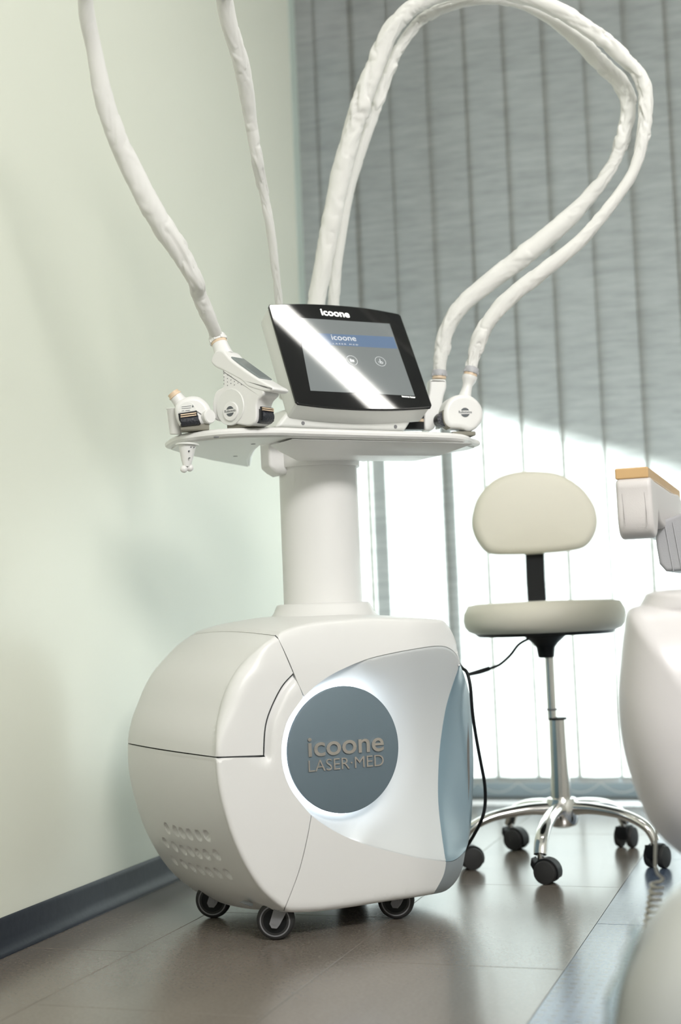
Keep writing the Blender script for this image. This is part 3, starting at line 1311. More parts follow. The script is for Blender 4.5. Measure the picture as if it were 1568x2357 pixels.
make('display', quad([(683, 731), (897, 745), (955, 911), (715, 899)], 0.0004), M['display'], mon, smooth=False)
make('display_banner', quad([(695, 765), (906, 775.5), (915, 802.5), (704.5, 791)], 0.0007), M['displayblue'], mon, smooth=False)
text('display_lettering', 'icoone', mp(765, 782, .0009), mp(821, 785, .0009), MY, MN, 0.0135, 0.0001, M['displayink'], mon)
text('display_lettering', 'L A S E R   M E D', mp(767, 792, .0009), mp(825, 795, .0009), MY, MN, 0.003, 0.0001, M['displayink'], mon)
for cx, cyy in ((810.5, 829.5), (876, 832)):
    c = mp(cx, cyy, 0.0008)
    make('display_icon', annulus(c, MX, MY, 0.0118, 0.0126, MN * 0.0002), M['displayink'], mon)
fx = mp(810.5, 829.5, 0.0009)
make('display_icon', join(box(fx - MY * 0.001, MX, MY, MN, 0.010, 0.006, 0.0002), box(fx - MX * 0.003 + MY * 0.003, MX, MY, MN, 0.004, 0.002, 0.0002)),
     M['displayink'], mon, smooth=False)
fx = mp(876, 832, 0.0009)
make('display_icon', join(annulus(fx + MX * 0.002 - MY * 0.003, MX, MY, 0.002, 0.0032, MN * 0.0002, 20), annulus(fx - MX * 0.002 - MY * 0.002, MX, MY, 0.002, 0.003, MN * 0.0002, 20),
                           box(fx + MY * 0.003, MX, MY, MN, 0.0014, 0.008, 0.0002)), M['displayink'], mon, smooth=False)
M['logow'] = mat('glowing_white_print', (0.85, 0.86, 0.84), 0.25, metal=0.3, emit=(1, 1, 0.97), estr=0.5)  # print is no lamp; emission puts its brightness into the material
text('lettering', 'icoone', mp(741, 725, .0003), mp(806, 731, .0003), MY, MN, 0.0165, 0.0002, M['logow'], mon, bold=0.02)
text('lettering', 'icoone laser', mp(926, 914, .0003), mp(957, 916.5, .0003), MY, MN, 0.0042, 0.0002, M['logow'], mon, bold=0.02)
# monitor foot
ft = [F(633, 984, .13), F(650, 962, .13), F(672, 936, .13), F(820, 930, .13), F(962, 944, .13), F(948, 968, .13), F(934, 992, .13),
      F(780, 990, .13)]
make('monitor_foot', slab(ft, W * 0.09), M['whitecool'], machine, bevel=0.008, segs=3)
for x, y in ((698, 974), (911, 982)):
    make('screw', lathe(F(x, y, .1295), W, [(0.0, -0.0006), (0.0035, -0.0006), (0.0042, 0.001)], 16), M['wheelgrey'], machine)


# machine casters
def caster(px, py, yaw, r=0.036, steer=0.0):
    c = on_floor(px, py, 0.0)
    hd = V((cos(yaw), sin(yaw), 0))
    ax = V((-sin(yaw), cos(yaw), 0))
    c = c + ZZ * r
    t = 0.024
    if ax.dot(-FW) < 0:
        ax = -ax
    tyre = lathe(c - ax * (t / 2), ax, [(r * 0.62, 0), (r * 0.86, 0), (r * 0.96, 0.003), (r, 0.008), (r, t - 0.008), (r * 0.96, t - 0.003), (r * 0.86, t),
                                        (r * 0.62, t)], 48, False)
    wp = make('caster', tyre, M['rubber'], machine, sharp=50)
    make('wheel_hub', lathe(c - ax * (t / 2 - 0.002), ax, [(r * 0.74, 0), (r * 0.74, t - 0.004)], 40), M['black'], wp)
    make('wheel_trim', annulus(c + ax * (t / 2 - 0.0015), hd, ZZ, r * 0.735, r * 0.80, ax * 0.0022), M['wheelgrey'], wp)
    for s in (-1, 1):
        e = c + ax * (s * (t / 2 + 0.0035))
        pl = slab([e + hd * a + ZZ * b for a, b in ((-0.010, -0.004), (-0.006, -0.012), (0.004, -0.013), (0.010, -0.006), (0.026, 0.022), (0.014, 0.040),
                                                   (0.002, 0.030))], ax * (0.0025 * s))
        make('caster_fork', pl, M['wheelgrey'], wp, bevel=0.0008)
    make('caster_bolt', lathe(c - ax * (t / 2 + 0.007), ax, [(0.0062, 0), (0.0062, t + 0.014)], 20), M['wheelgrey'], wp)
    make('caster_stem', lathe(c + hd * 0.016 + ZZ * 0.030, ZZ, [(0.012, 0), (0.012, 0.012)], 20), M['black'], wp)


caster(637, 2162, radians(12))
caster(493, 2112, radians(12))
caster(914, 2114, radians(12))
cq = L(0.33, 0.33, 0)
caster(*proj(cq), radians(12))

# power cord at the right end
pc = [(1050, 1520, 3.05), (1064, 1537, 2.99), (1075, 1548, 2.97), (1083, 1580, 2.96), (1088, 1640, 2.96), (1096, 1695, 2.97), (1107, 1755, 2.98),
      (1116, 1805, 2.99), (1117, 1850, 3.0), (1110, 1884, 3.0), (1095, 1915, 3.02), (1077, 1945, 3.05), (1055, 1975, 3.1)]
make('power_cord', tube([B(*p) for p in pc], 0.0036, 10, 6), M['black'], machine)


# ------------------------------------------------------------------ fabric hoses
def crinkle(seed, amp, env=lambda t: 1.0):
    def f(s, th, t):
        w1 = noise.noise(V((s * 9 + seed, cos(th) * 0.8, sin(th) * 0.8)))
        a = noise.noise(V((s * 34 + seed + 2.2 * w1 + 0.5 * sin(th + seed), cos(th) * 0.55, sin(th) * 0.55)))
        b = noise.noise(V((s * 75 + seed * 3 + 2 * w1, cos(th) * 1.0, sin(th) * 1.0)))
        c = noise.noise(V((s * 5 + seed * 2, 3.1, 0)))
        k = amp * (0.35 + 1.3 * max(0, c + 0.25)) * env(t)
        fold = (1 - min(1, abs(a) * 3.2)) ** 2
        return 1.02 + k * (0.16 * a + 0.07 * b - 0.16 * fold + 0.03)
    return f


def hose(pts, seed, amp, label, end=None, env=lambda t: 1.0, parent_name='fabric_hose'):
    P = [B(x, y, z) for x, y, w_, z in pts]
    if end is not None:
        P[-1] = end
    Rr = [w_ / 2 / FPX * z for x, y, w_, z in pts]
    base = P[-1]
    o = make(parent_name, tube(P, Rr, 40, 26, True, crinkle(seed, amp, env)), M['sleeve'], None, origin=base, sharp=80)
    tag(o, label, 'hose', 'white fabric hoses of the machine')
    return o


def zl(pts, z0, z1):
    n = len(pts)
    return [(p[0], p[1], p[2], z0 + (z1 - z0) * i / (n - 1)) for i, p in enumerate(pts)]


# ------------------------------------------------------------------ handpieces
def frame_at(px, py, d, theta):
    o = F(px, py, d)
    rr = V((RT.x, RT.y, 0)).normalized()
    ff = V((FW.x, FW.y, 0)).normalized()
    a = (rr * cos(theta) - ff * sin(theta)).normalized()
    s = -(rr * sin(theta) + ff * cos(theta)).normalized()      # side facing the camera
    return o, a, s


def trace(pts, o, a, s, scale, x0, y0, per=3, closed=True):
    out = []
    for x, y in pts:
        p = on_plane(x0 + x / scale, y0 + y / scale, o, s)
        out.append(((p - o).dot(a), (p - o).z))
    return catclosed(out, per) if closed else out


def ring_connector(p0, p1, r, parent, m_low, m_top):
    d = (p1 - p0)
    end = p0 + d.normalized() * 0.0175
    make('collar', lathe(p0, d, [(r * 0.9, 0), (r, 0.001), (r, 0.0065), (r * 0.9, 0.007)], 32), m_low, parent, sharp=30)
    prof = [(r * 0.8, 0.006), (r * 1.08, 0.006), (r * 1.10, 0.008), (r * 1.08, 0.017), (r * 1.0, 0.019), (r * 0.8, 0.019)]
    cap = make('locking_ring', lathe(p0, d, prof, 32), m_top, parent, sharp=30)
    a, b = basis(d)
    dn = d.normalized()
    for k in range(8):
        th = 2 * pi * k / 8
        e = a * cos(th) + b * sin(th)
        make('lug', box(p0 + dn * 0.0085 + e * (r * 1.09), e, dn.cross(e), dn, 0.003, 0.004, 0.006), m_top, cap, bevel=0.0006)
    return end


# large handpiece with display
S1, X1, Y1 = 5.2267, 380.0, 760.0
o1, a1, s1 = frame_at(380 + 800 / S1, 760 + 975 / S1, 0.045, radians(38))
foot1 = on_floor(560, 986, zt + 0.004)
h1 = thing('handpiece', tuple(V((o1.x, o1.y, zt + 0.006))), 'large white handpiece with small grey display, on the tray left of the monitor', 'handpiece')
shell = trace([(600, 255), (560, 320), (550, 385), (600, 440), (700, 490), (830, 560), (920, 612), (990, 680), (1110, 722), (1200, 738), (1265, 738), (1300, 712), (1285, 680), (1215, 640), (1060, 548), (900, 436), (790, 352), (735, 290), (690, 245), (640, 240)], o1, a1, s1, S1, X1, Y1)
make('upper_shell', pillow(shell, o1, a1, ZZ, -s1, 0.046, 0.004, 5), M['white'], h1, sharp=50)
body = trace([(688, 480), (690, 520), (690, 560), (698, 630), (685, 685), (640, 708), (598, 745), (575, 820), (565, 920), (575, 1010), (598, 1078), (680, 1098), (780, 1110),
              (870, 1130), (985, 1148), (1050, 1132), (1088, 1085), (1098, 1000), (1095, 900), (1120, 830), (1175, 775), (1180, 725), (1100, 675), (1000, 625),
              (930, 575), (830, 515), (740, 470)], o1, a1, s1, S1, X1, Y1)
make('lower_body', pillow(body, o1 - s1 * 0.001, a1, ZZ, -s1, 0.045, 0.0035, 4), M['white'], h1, sharp=50)


def sp(x, y, off=0.0):
    return on_plane(X1 + x / S1, Y1 + y / S1, o1 + s1 * off, s1)


make('side_emboss', lathe(sp(785, 925), s1, [(0.0345, -0.004), (0.0345, 0.0002), (0.0335, 0.0012), (0.0, 0.0012)], 64), M['whitecool'], h1, sharp=30)
cl = sp(798, 978, 0.001)
cap1 = make('side_cap', lathe(cl, s1, [(0.0182, 0), (0.0182, 0.0028), (0.0172, 0.0036), (0.0, 0.0036)], 48), M['white'], h1, sharp=30)


def emblem(c, a, s, k, parent, word):
    for sg in (1, -1):
        seg_ = [c + s * 0.0001 + a * (0.0098 * k * cos(t)) + ZZ * (sg * 0.0098 * k * sin(t)) for t in [radians(x) for x in range(25, 156, 10)]]
        if sg < 0:
            seg_ = [c + s * 0.0001 + a * (0.0098 * k * cos(t)) + ZZ * (-0.0098 * k * sin(t)) for t in [radians(x) for x in range(18, 163, 10)]]
        make('emblem', slab(seg_, s * 0.0002), M['print'], parent, smooth=False)
    text('lettering', word, c - a * 0.0138 * k - ZZ * 0.0016 * k, c + a * 0.0145 * k - ZZ * 0.0016 * k, ZZ, s, 0.0052 * k, 0.0001, M['print'], parent, bold=0.01)


emblem(cl + s1 * 0.0037, a1, s1, 1.0, cap1, 'Robosolo')
# grip dots
for i in range(6):
    for j in range(4 + i // 2):
        p = sp(705 + i * 42, 520 + j * 42 + i * 18, 0.0004)
        q = (p - o1)
        if (705 + i * 42, 520 + j * 42)[0] < 930 and 500 + i * 25 < 520 + j * 42 + i * 18 < 670:
            make('grip_dot', lathe(p - s1 * 0.001, s1, [(0.0010, 0), (0.0008, 0.0007), (0.0, 0.0008)], 8), M['wheelgrey'], h1)
# display on the sloping top
tA, tD = sp(790, 335, -0.007), sp(1132, 585, -0.007)
tn = (tD - tA).cross(-s1).normalized()
if tn.z < 0:
    tn = -tn
scr_o = [tA + tn * 0.0035, tA - s1 * 0.035 + tn * 0.0035, tD - s1 * 0.035 + tn * 0.0035, tD + tn * 0.0035]
make('display', slab(scr_o, -tn * 0.004), M['lcd'], h1, bevel=0.0008, label='small grey display of the handpiece')
# roller window at the nose end
wa = sp(1118, 905)
wb_ = sp(1100, 1095)
zc = (wa.z + wb_.z) / 2
hh = abs(wa.z - wb_.z) / 2
we = o1 + a1 * ((wa - o1).dot(a1) + 0.0015)
we = V((we.x, we.y, zc))
make('roller_window', box(we - s1 * 0.023, a1, -s1, ZZ, 0.003, 0.037, hh * 2 * 0.90), M['black'], h1, bevel=0.003)
make('roller', lathe(we - s1 * 0.008 - ZZ * (hh * 0.28) - a1 * 0.0085, -s1, [(0.013, 0), (0.0135, 0.001), (0.0135, 0.030), (0.013, 0.031)], 32), M['lens'], h1)
for k in (0.45, 0.70):
    make('flap', box(we - s1 * 0.023 + ZZ * (hh * k) + a1 * 0.0025, a1, -s1, ZZ, 0.004, 0.031, 0.0018), M['peach'], h1)
# neck and connector
nk0, nk1 = sp(690, 250, -0.022), sp(655, 160, -0.022)
make('neck', tube([nk0 - (nk1 - nk0) * 0.8, nk0, nk1], [0.019, 0.0165, 0.0150], 28, 4), M['white'], h1)
END1 = ring_connector(nk1 - (nk1 - nk0).normalized() * 0.002, nk1 + (nk1 - nk0), 0.0155, h1, M['peach'], M['white'])
p_ = V((o1.x, o1.y, 0)) - s1 * 0.024
pad = [(-0.018, -0.018), (0.046, -0.018), (0.046, 0.018), (-0.018, 0.018)]
pd = make('rest_pad', pillow(resample(pad, 0.006), V((p_.x, p_.y, zt + 0.002)), a1, s1, ZZ, 0.012, 0.003, 3), M['olive'], None,
          origin=V((p_.x, p_.y, zt + 0.002)))
tag(pd, 'olive grey rubber rest under the large handpiece with display', 'rest')

# small handpiece, far left
o2, a2, s2 = frame_at(440, 940, 0.085, radians(-6))
h2 = thing('handpiece', tuple(V((o2.x, o2.y, zt + 0.012))), 'small white roller handpiece at the far left end of the tray', 'handpiece')
body2 = trace([(118, 920), (150, 860), (205, 820), (270, 795), (340, 785), (420, 800), (490, 850), (535, 910), (560, 980), (565, 1050), (540, 1105), (470, 1130), (400, 1140), (300, 1150), (210, 1148), (155, 1100), (125, 1010)], o2, a2, s2, S1, X1, Y1)
make('lower_body', pillow(body2, o2, a2, ZZ, -s2, 0.052, 0.010, 6), M['white'], h2, sharp=50)


def sq(x, y, off=0.0):
    return on_plane(X1 + x / S1, Y1 + y / S1, o2 + s2 * off, s2)


make('roller_window', slab([sq(158, 1000, .001), sq(385, 968, .001), (sq(395, 1040, .001)), sq(432, 1128, .001), sq(210, 1152, .001), sq(170, 1080, .001)], -s2 * 0.02), M['black'], h2,
     bevel=0.001)
rc0, rc1 = sq(190, 1105, -0.004), sq(405, 1082, -0.004)
make('roller', lathe(rc0, rc1 - rc0, [(0.009, 0), (0.0095, 0.001), (0.0095, (rc1 - rc0).length)], 28), M['lens'], h2)
for y in (1020, 1045):
    p = (sq(190, y, .002) + sq(375, y - 24, .002)) / 2
    make('flap', box(p, (sq(375, y - 24) - sq(190, y)).normalized(), ZZ, s2, 0.030, 0.002, 0.004), M['peach'], h2)
nk0, nk1 = sq(180, 860, -0.02), sq(125, 790, -0.02)
make('neck', tube([nk0 - (nk1 - nk0) * 0.6, nk0, nk1], [0.0145, 0.0135, 0.012], 24, 4), M['white'], h2)
dn = (nk1 - nk0).normalized()
make('collar', lathe(nk1 - dn * 0.001, dn, [(0.0128, 0), (0.0132, 0.001), (0.0128, 0.003), (0.0115, 0.003), (0.0115, 0.009), (0.010, 0.0095), (0.0, 0.0095)], 28), M['peach'], h2, sharp=30)
make('side_knob', lathe(sq(500, 1045, -0.008), (a2 * 0.75 + s2).normalized(), [(0.0135, 0), (0.0135, 0.010), (0.0120, 0.012), (0.0, 0.012)], 32), M['white'], h2, sharp=30)
lab = trace([(175, 960), (190, 900), (240, 868), (310, 868), (350, 900), (375, 950), (380, 965), (180, 990)], o2, a2, s2, S1, X1, Y1, 2)
make('label_plate', pillow(lab, o2 + s2 * 0.0008, a2, ZZ, -s2, 0.003, 0.0005, 2), M['whitecool'], h2)
for (x, y, ln) in ((200, 922, 115), (200, 945, 110), (200, 972, 30), (245, 968, 55)):
    p = (sq(x, y, .0012) + sq(x + ln, y - ln * 0.1, .0012)) / 2
    make('label_print', box(p, (sq(x + ln, y - ln * 0.1) - sq(x, y)).normalized(), ZZ, s2, ln / S1 * 0.00083, 0.0009, 0.0002), M['print'], h2, smooth=False)
tri = [sq(333, 895, .0012), sq(347, 925, .0012), sq(322, 928, .0012)]
make('label_print', slab(tri, s2 * 0.0002), M['print'], h2, smooth=False)
p_ = V((sq(340, 1160).x, sq(340, 1160).y, 0)) - s2 * 0.02
pd = make('rest_pad', pillow(resample([(-0.024, -0.016), (0.030, -0.016), (0.030, 0.016), (-0.024, 0.016)], 0.006), V((p_.x, p_.y, zt + 0.002)), a2, s2, ZZ, 0.014, 0.003, 3),
          M['olive'], None, origin=V((p_.x, p_.y, zt + 0.002)))
tag(pd, 'olive grey rubber rest under the small far left handpiece', 'rest')

# tapered holder cone through the left lobe of the tray
cc = on_floor(405, 1000, zt)
tp_ = B(404, 940, (cc - CAM).dot(FW))
ct = thing('cone_cup', tuple(V((cc.x, cc.y, zt))), 'pale tapered cup standing at the left rim behind the small handpiece', 'cup')
dirc = (cc - tp_)
make('cup_wall', lathe(tp_, dirc, [(0.0172, 0.0), (0.018, 0.001), (0.0165, 0.003), (0.0115, dirc.length * 0.98), (0.010, dirc.length)], 36), M['white'], ct, sharp=40)
n0, n1 = F(431, 1012, 0.10), F(430, 1074, 0.10)
n0 = V((n0.x, n0.y, zt - 0.0215))
nz_ = thing('hanging_applicator', tuple(n1), 'white tapered applicator with twin ball tips hanging below the left end of the tray', 'applicator')
dnv = n1 - n0
make('cone_body', lathe(n0, dnv, [(0.0175, 0.0), (0.0172, 0.003), (0.0150, 0.012), (0.0105, 0.032), (0.0070, dnv.length)], 36), M['white'], nz_, sharp=40)
make('flange', lathe(n0 - dnv.normalized() * 0.003, dnv, [(0.022, 0.004), (0.0225, 0.0055), (0.022, 0.007), (0.016, 0.007)], 36), M['whitecool'], nz_, sharp=40)
for x, y in ((423.5, 1080), (437, 1077)):
    c = F(x, y, 0.10)
    make('ball_tip', lathe(c - ZZ * 0.007, ZZ, [(0.0072 * sin(pi * k / 10), 0.0072 * (1 - cos(pi * k / 10))) for k in range(11)], 20), M['white'], nz_)
for x, y, r in ((440, 1029, 1.4), (447, 1030, 1.2), (436, 1038, 1.8), (437, 1054, 1.6)):
    c = F(x, y, 0.083)
    make('printed_mark', lathe(c, W, [(r * 0.0008, 0), (r * 0.0008, 0.004)], 12), M['print'], nz_)

# round handpiece at the right
S3, X3, Y3 = 6.533, 900.0, 820.0
o3, a3, s3 = frame_at(1068, 948, 0.050, radians(-14))
h3 = thing('handpiece', tuple(V((o3.x, o3.y, zt + 0.008))), 'round white disc-sided handpiece at the right tip of the tray', 'handpiece')
body3 = trace([(1060, 570), (1180, 575), (1290, 640), (1370, 740), (1398, 860), (1385, 960), (1320, 1060), (1240, 1115), (1170, 1120), (1080, 1085), (960, 1072), (890, 1060),
               (830, 1000), (805, 900), (815, 780), (870, 660), (960, 592)], o3, a3, s3, S3, X3, Y3)
make('lower_body', pillow(body3, o3, a3, ZZ, -s3, 0.050, 0.009, 5), M['white'], h3, sharp=50)


def s_3(x, y, off=0.0):
    return on_plane(X3 + x / S3, Y3 + y / S3, o3 + s3 * off, s3)


emblem(s_3(1117, 845, 0.0003), a3, s3, 1.0, h3, 'Robotwins')
c0 = s_3(812, 940, -0.012)
make('roller', lathe(c0, -s3, [(0.012, 0), (0.0155, 0.001), (0.0155, 0.030), (0.012, 0.031)], 28), M['lens'], h3)
bl = [s_3(x, y, -0.006) for x, y in ((800, 800), (782, 830), (785, 920), (800, 990), (830, 1040), (900, 1085), (900, 1000), (850, 900))]
make('roller_guard', slab(bl, -s3 * 0.03), M['olive'], h3, bevel=0.001)
nk0, nk1 = s_3(1125, 560, -0.025), s_3(1190, 300, -0.025)
make('neck', tube([nk0 - (nk1 - nk0) * 0.25, nk0 + (nk1 - nk0) * 0.05, nk0 + (nk1 - nk0) * 0.45, nk0 + (nk1 - nk0) * 0.8, nk1], [0.014, 0.0118, 0.0105, 0.0150, 0.0158], 28, 5),
     M['white'], h3)
END3 = ring_connector(nk1, nk1 + (nk1 - nk0), 0.0140, h3, M['peach'], M['greyleather'])
p_ = V((o3.x, o3.y, 0)) - s3 * 0.022
pd = make('rest_pad', pillow(resample([(-0.024, -0.016), (0.026, -0.016), (0.026, 0.016), (-0.024, 0.016)], 0.006), V((p_.x, p_.y, zt + 0.002)), a3, s3, ZZ, 0.010, 0.003, 3),
          M['olive'], None, origin=V((p_.x, p_.y, zt + 0.002)))
tag(pd, 'olive brown rubber rest under the round right handpiece', 'rest')

# handpiece behind the monitor's right edge
o4, a4, s4 = frame_at(1005, 930, 0.15, radians(-8))
h4 = thing('handpiece', tuple(V((o4.x, o4.y, zt + 0.004))), 'white handpiece with dark roller window, partly hidden behind the right edge of the monitor', 'handpiece')


def s_4(x, y, off=0.0):
    return on_plane(X3 + x / S3, Y3 + y / S3, o4 + s4 * off, s4)


body4 = trace([(590, 365), (625, 345), (800, 345), (836, 380), (836, 480), (800, 590), (780, 700), (765, 820), (705, 920), (680, 1020), (640, 1100), (510, 1100), (500, 880), (545, 700), (585, 500)], o4, a4, s4, S3, X3, Y3)
make('lower_body', pillow(body4, o4, a4, ZZ, -s4, 0.040, 0.0045, 5), M['white'], h4, sharp=50)
make('roller_window', slab([s_4(x, y, .001) for x, y in ((250, 880), (500, 880), (500, 1098), (210, 1098))], -s4 * 0.03), M['black'], h4, bevel=0.001)
make('flap', slab([s_4(x, y, .003) for x, y in ((350, 935), (495, 940), (495, 985), (350, 975))], -s4 * 0.004), M['peach'], h4)
kb = s_4(735, 930, -0.012)
make('side_knob', slab([s_4(x, y, -0.004) for x, y in ((700, 850), (770, 845), (785, 880), (765, 1000), (740, 1090), (690, 1090))], -s4 * 0.02), M['whitecool'], h4, bevel=0.002)
END4 = ring_connector(s_4(725, 345, -0.022), s_4(728, 240, -0.022), 0.0150, h4, M['peach'], M['greyleather'])

# the four hoses, ending in the handpieces' connectors
ZA = (END1 - CAM).dot(FW)
hA = zl([(205, -90, 32), (197, -40, 33), (197, 0, 34), (203, 53, 36), (217, 116, 36), (236, 210, 42), (262, 298, 45), (301, 386, 48), (357, 491, 50),
         (413, 579, 46), (452, 649, 37), (457, 673, 35), (472, 711, 36), (490, 749, 29), (501, 779, 30)], 2.35, ZA)
hose(hA, 1.0, 1.4, 'white fabric hose rising from the large handpiece with a display, farthest left', END1, lambda t: 0.35 + 1.1 * sst(0.55, 0.8, t))
hB = zl([(506, -90, 40), (510, -40, 39), (517, 0, 39), (532, 70, 37), (553, 140, 37), (567, 210, 34), (578, 281, 29), (592, 368, 26), (606, 438, 22), (623, 526, 20),
         (634, 614, 18), (641, 687, 17), (646, 760, 19), (652, 850, 24), (657, 915, 27)], 2.55, 3.16)
hose(hB, 5.0, 1.3, 'thin white fabric hose rising behind the left corner of the monitor')
Z3 = (END3 - CAM).dot(FW)
Z4 = (END4 - CAM).dot(FW)
hC = [(722, 760, 40), (730, 691, 40), (748, 586, 42), (766, 494, 44), (793, 370, 46), (830, 247, 45), (865, 154, 43), (896, 80, 40), (933, 31, 38), (970, 6, 36),
      (1020, -14, 34), (1094, -24, 34), (1186, -13, 34), (1248, 6, 34), (1310, 37, 35), (1378, 80, 34), (1433, 130, 32), (1480, 185, 32), (1489, 247, 31),
      (1480, 321, 29), (1458, 395, 25), (1409, 469, 26), (1341, 549, 30), (1260, 617, 34), (1174, 685, 36), (1125, 741, 34), (1103, 784, 31), (1089, 832, 27),
      (1085, 852, 26)]
hose(zl(hC, 3.15, Z3), 9.0, 1.7, 'outer white fabric hose arching over the monitor to the round right handpiece', END3,
     lambda t: 0.45 + 0.9 * sst(0.1, 0.2, t) * (1 - sst(0.25, 0.35, t)) + 0.9 * sst(0.45, 0.55, t) * (1 - sst(0.68, 0.75, t)) + 1.0 * sst(0.84, 0.92, t))
hD = [(765, 760, 26), (769, 679, 26), (779, 586, 24), (806, 432, 24), (849, 296, 26), (876, 222, 26), (904, 142, 25), (940, 80, 25), (983, 37, 25), (1044, 9, 24),
      (1125, -3, 24), (1205, 9, 26), (1267, 40, 30), (1328, 88, 34), (1378, 138, 36), (1430, 191, 37), (1449, 247, 33), (1433, 321, 32), (1409, 383, 28),
      (1365, 444, 33), (1298, 512, 42), (1217, 580, 46), (1137, 642, 42), (1069, 698, 38), (1032, 753, 35), (1016, 815, 33), (1011, 852, 28)]
hose(zl(hD, 3.20, Z4), 13.0, 1.8, 'inner white fabric hose arching over the monitor to the handpiece behind its right edge', END4,
     lambda t: 0.45 + 0.7 * sst(0.1, 0.2, t) * (1 - sst(0.3, 0.4, t)) + 1.0 * sst(0.48, 0.55, t) * (1 - sst(0.68, 0.75, t)) + 0.9 * sst(0.86, 0.93, t))


# ------------------------------------------------------------------ swivel stool
SCX = V((-0.608, 3.368, 0))
st = thing('swivel_stool', tuple(SCX), 'cream padded swivel stool with backrest on a chrome five star base', 'stool')


def lz(prof, m, name='part', n=48, c=SCX, sharp=35, parent=st):
    return make(name, lathe(c, ZZ, prof, n), m, parent, sharp=sharp)


def zat(y, dist, x=1270):
    return (CAM + ray(x, y) * dist).z


dS = (SCX + ZZ * 0.5 - CAM).dot(FW)
sc0 = B(1254, 1440, dS)
SX = V((sc0.x, sc0.y, 0))
zb, ztop = zat(1455, dS - 0.0), zat(1384, dS)
rS = 186 / FPX * dS
lz([(0.0, zb), (rS - 0.030, zb), (rS - 0.012, zb + 0.007), (rS - 0.003, zb + 0.018), (rS, zb + 0.033), (rS - 0.002, zb + 0.050), (rS - 0.012, ztop - 0.004), (rS - 0.035, ztop),
    (0.05, ztop + 0.002), (0, ztop + 0.002)], M['cream'], 'seat', 96, SX, 60)
lz([(0.0, zb - 0.006), (rS - 0.035, zb - 0.006), (rS - 0.026, zb + 0.001), (0, zb + 0.001)], M['black'], 'seat_pan', 64, SX)
# mechanism
zz = [zat(y, dS, 1258) for y in (1462, 1480, 1490, 1512)]
lz([(0.050, zz[0] + 0.006), (0.048, zz[0] - 0.003), (0.030, zz[1]), (0.022, zz[2]), (0.019, zz[3]), (0.014, zz[3] - 0.002)], M['black'], 'mechanism', 32, SX)
AXb = SX * 0.5 + SCX * 0.5
lz([(0.0112, zat(1655, dS)), (0.0112, zz[3] + 0.01)], M['chrome'], 'gas_lift', 32, SX * 0.6 + SCX * 0.4)
lz([(0.0125, zat(1634, dS)), (0.0125, zat(1630, dS))], M['wheelgrey'], 'gas_lift_ring', 32, SX * 0.6 + SCX * 0.4)
zt_, zb_ = zat(1652, dS), zat(1835, dS)
lz([(0.026, zb_ - 0.03), (0.025, zb_), (0.0220, zb_ + 0.06), (0.0205, zt_ - 0.003), (0.0205, zt_)], M['chrome'], 'outer_tube', 40, SCX, 30)
lz([(0.0225, zt_ - 0.004), (0.0225, zt_ + 0.001), (0.012, zt_ + 0.001)], M['black'], 'tube_cap', 32, SCX)
lz([(0.020, 0.082), (0.034, 0.088), (0.040, 0.105), (0.040, 0.135), (0.034, 0.150), (0.022, 0.154)], M['chrome'], 'hub', 40, SCX, 30)
cast_px = [(1262, 2033, -86.6), (1515, 1997, -11), (1443, 1950, 60), (1190, 1955, 131), (1085, 2000, 205)]


def ellip_tube(path, ra, rb, n=20):
    pts = catmull([(*p, x, y) for p, x, y in zip(path, ra, rb)], 7)
    P = [V(p[:3]) for p in pts]
    rs = []
    for i, p in enumerate(P):
        t = (P[min(i + 1, len(P) - 1)] - P[max(i - 1, 0)]).normalized()
        a = t.cross(ZZ)
        if a.length < 0.05:
            a = LASTA
        a = a.normalized()
        LAST = a
        b = a.cross(t)
        rs.append([p + a * (cos(2 * pi * k / n) * pts[i][3]) + b * (sin(2 * pi * k / n) * pts[i][4]) for k in range(n)])
    return rings(rs)


def stool_caster(c, yaw):
    """twin wheel caster, c = point on the floor under the stem"""
    hd = V((cos(yaw), sin(yaw), 0))
    ax = V((-sin(yaw), cos(yaw), 0))
    r = 0.0255
    wc = c + hd * 0.014 + ZZ * r
    hood_r = r + 0.0045
    hp_ = [(hd * (hood_r * cos(t)) + ZZ * (hood_r * sin(t))) for t in [radians(x) for x in range(-25, 200, 15)]]
    hp_ += [hd * (-0.030) + ZZ * 0.004, hd * (-0.034) + ZZ * 0.024, hd * (-0.024) + ZZ * 0.030]
    hp_ = hp_[:12] + [hd * (-0.031) + ZZ * 0.030, hd * (-0.034) + ZZ * 0.014, hd * (-0.024) - ZZ * 0.004]
    hood = make('caster', slab([wc + q - ax * 0.015 for q in hp_], ax * 0.030), M['black'], st, bevel=0.002)
    for s in (-1, 1):
        cyl = lathe(wc + ax * (s * 0.0085), ax * s, [(r * 0.55, 0), (r * 0.96, 0.0), (r, 0.003), (r, 0.011), (r * 0.93, 0.0145), (r * 0.5, 0.0165), (0.0, 0.017)], 32)
        make('wheel', cyl, M['rubber'], hood, sharp=50)
        hs = [wc + ax * (s * 0.0085) + q * 1.04 for q in hp_[:11]]
        hs2 = [wc + ax * (s * 0.0085) + q * 0.90 * (1 if True else 1) for q in hp_[:11]]
    make('stem', lathe(c + ZZ * 0.046, ZZ, [(0.0075, 0), (0.0075, 0.028)], 16), M['chrome'], hood)


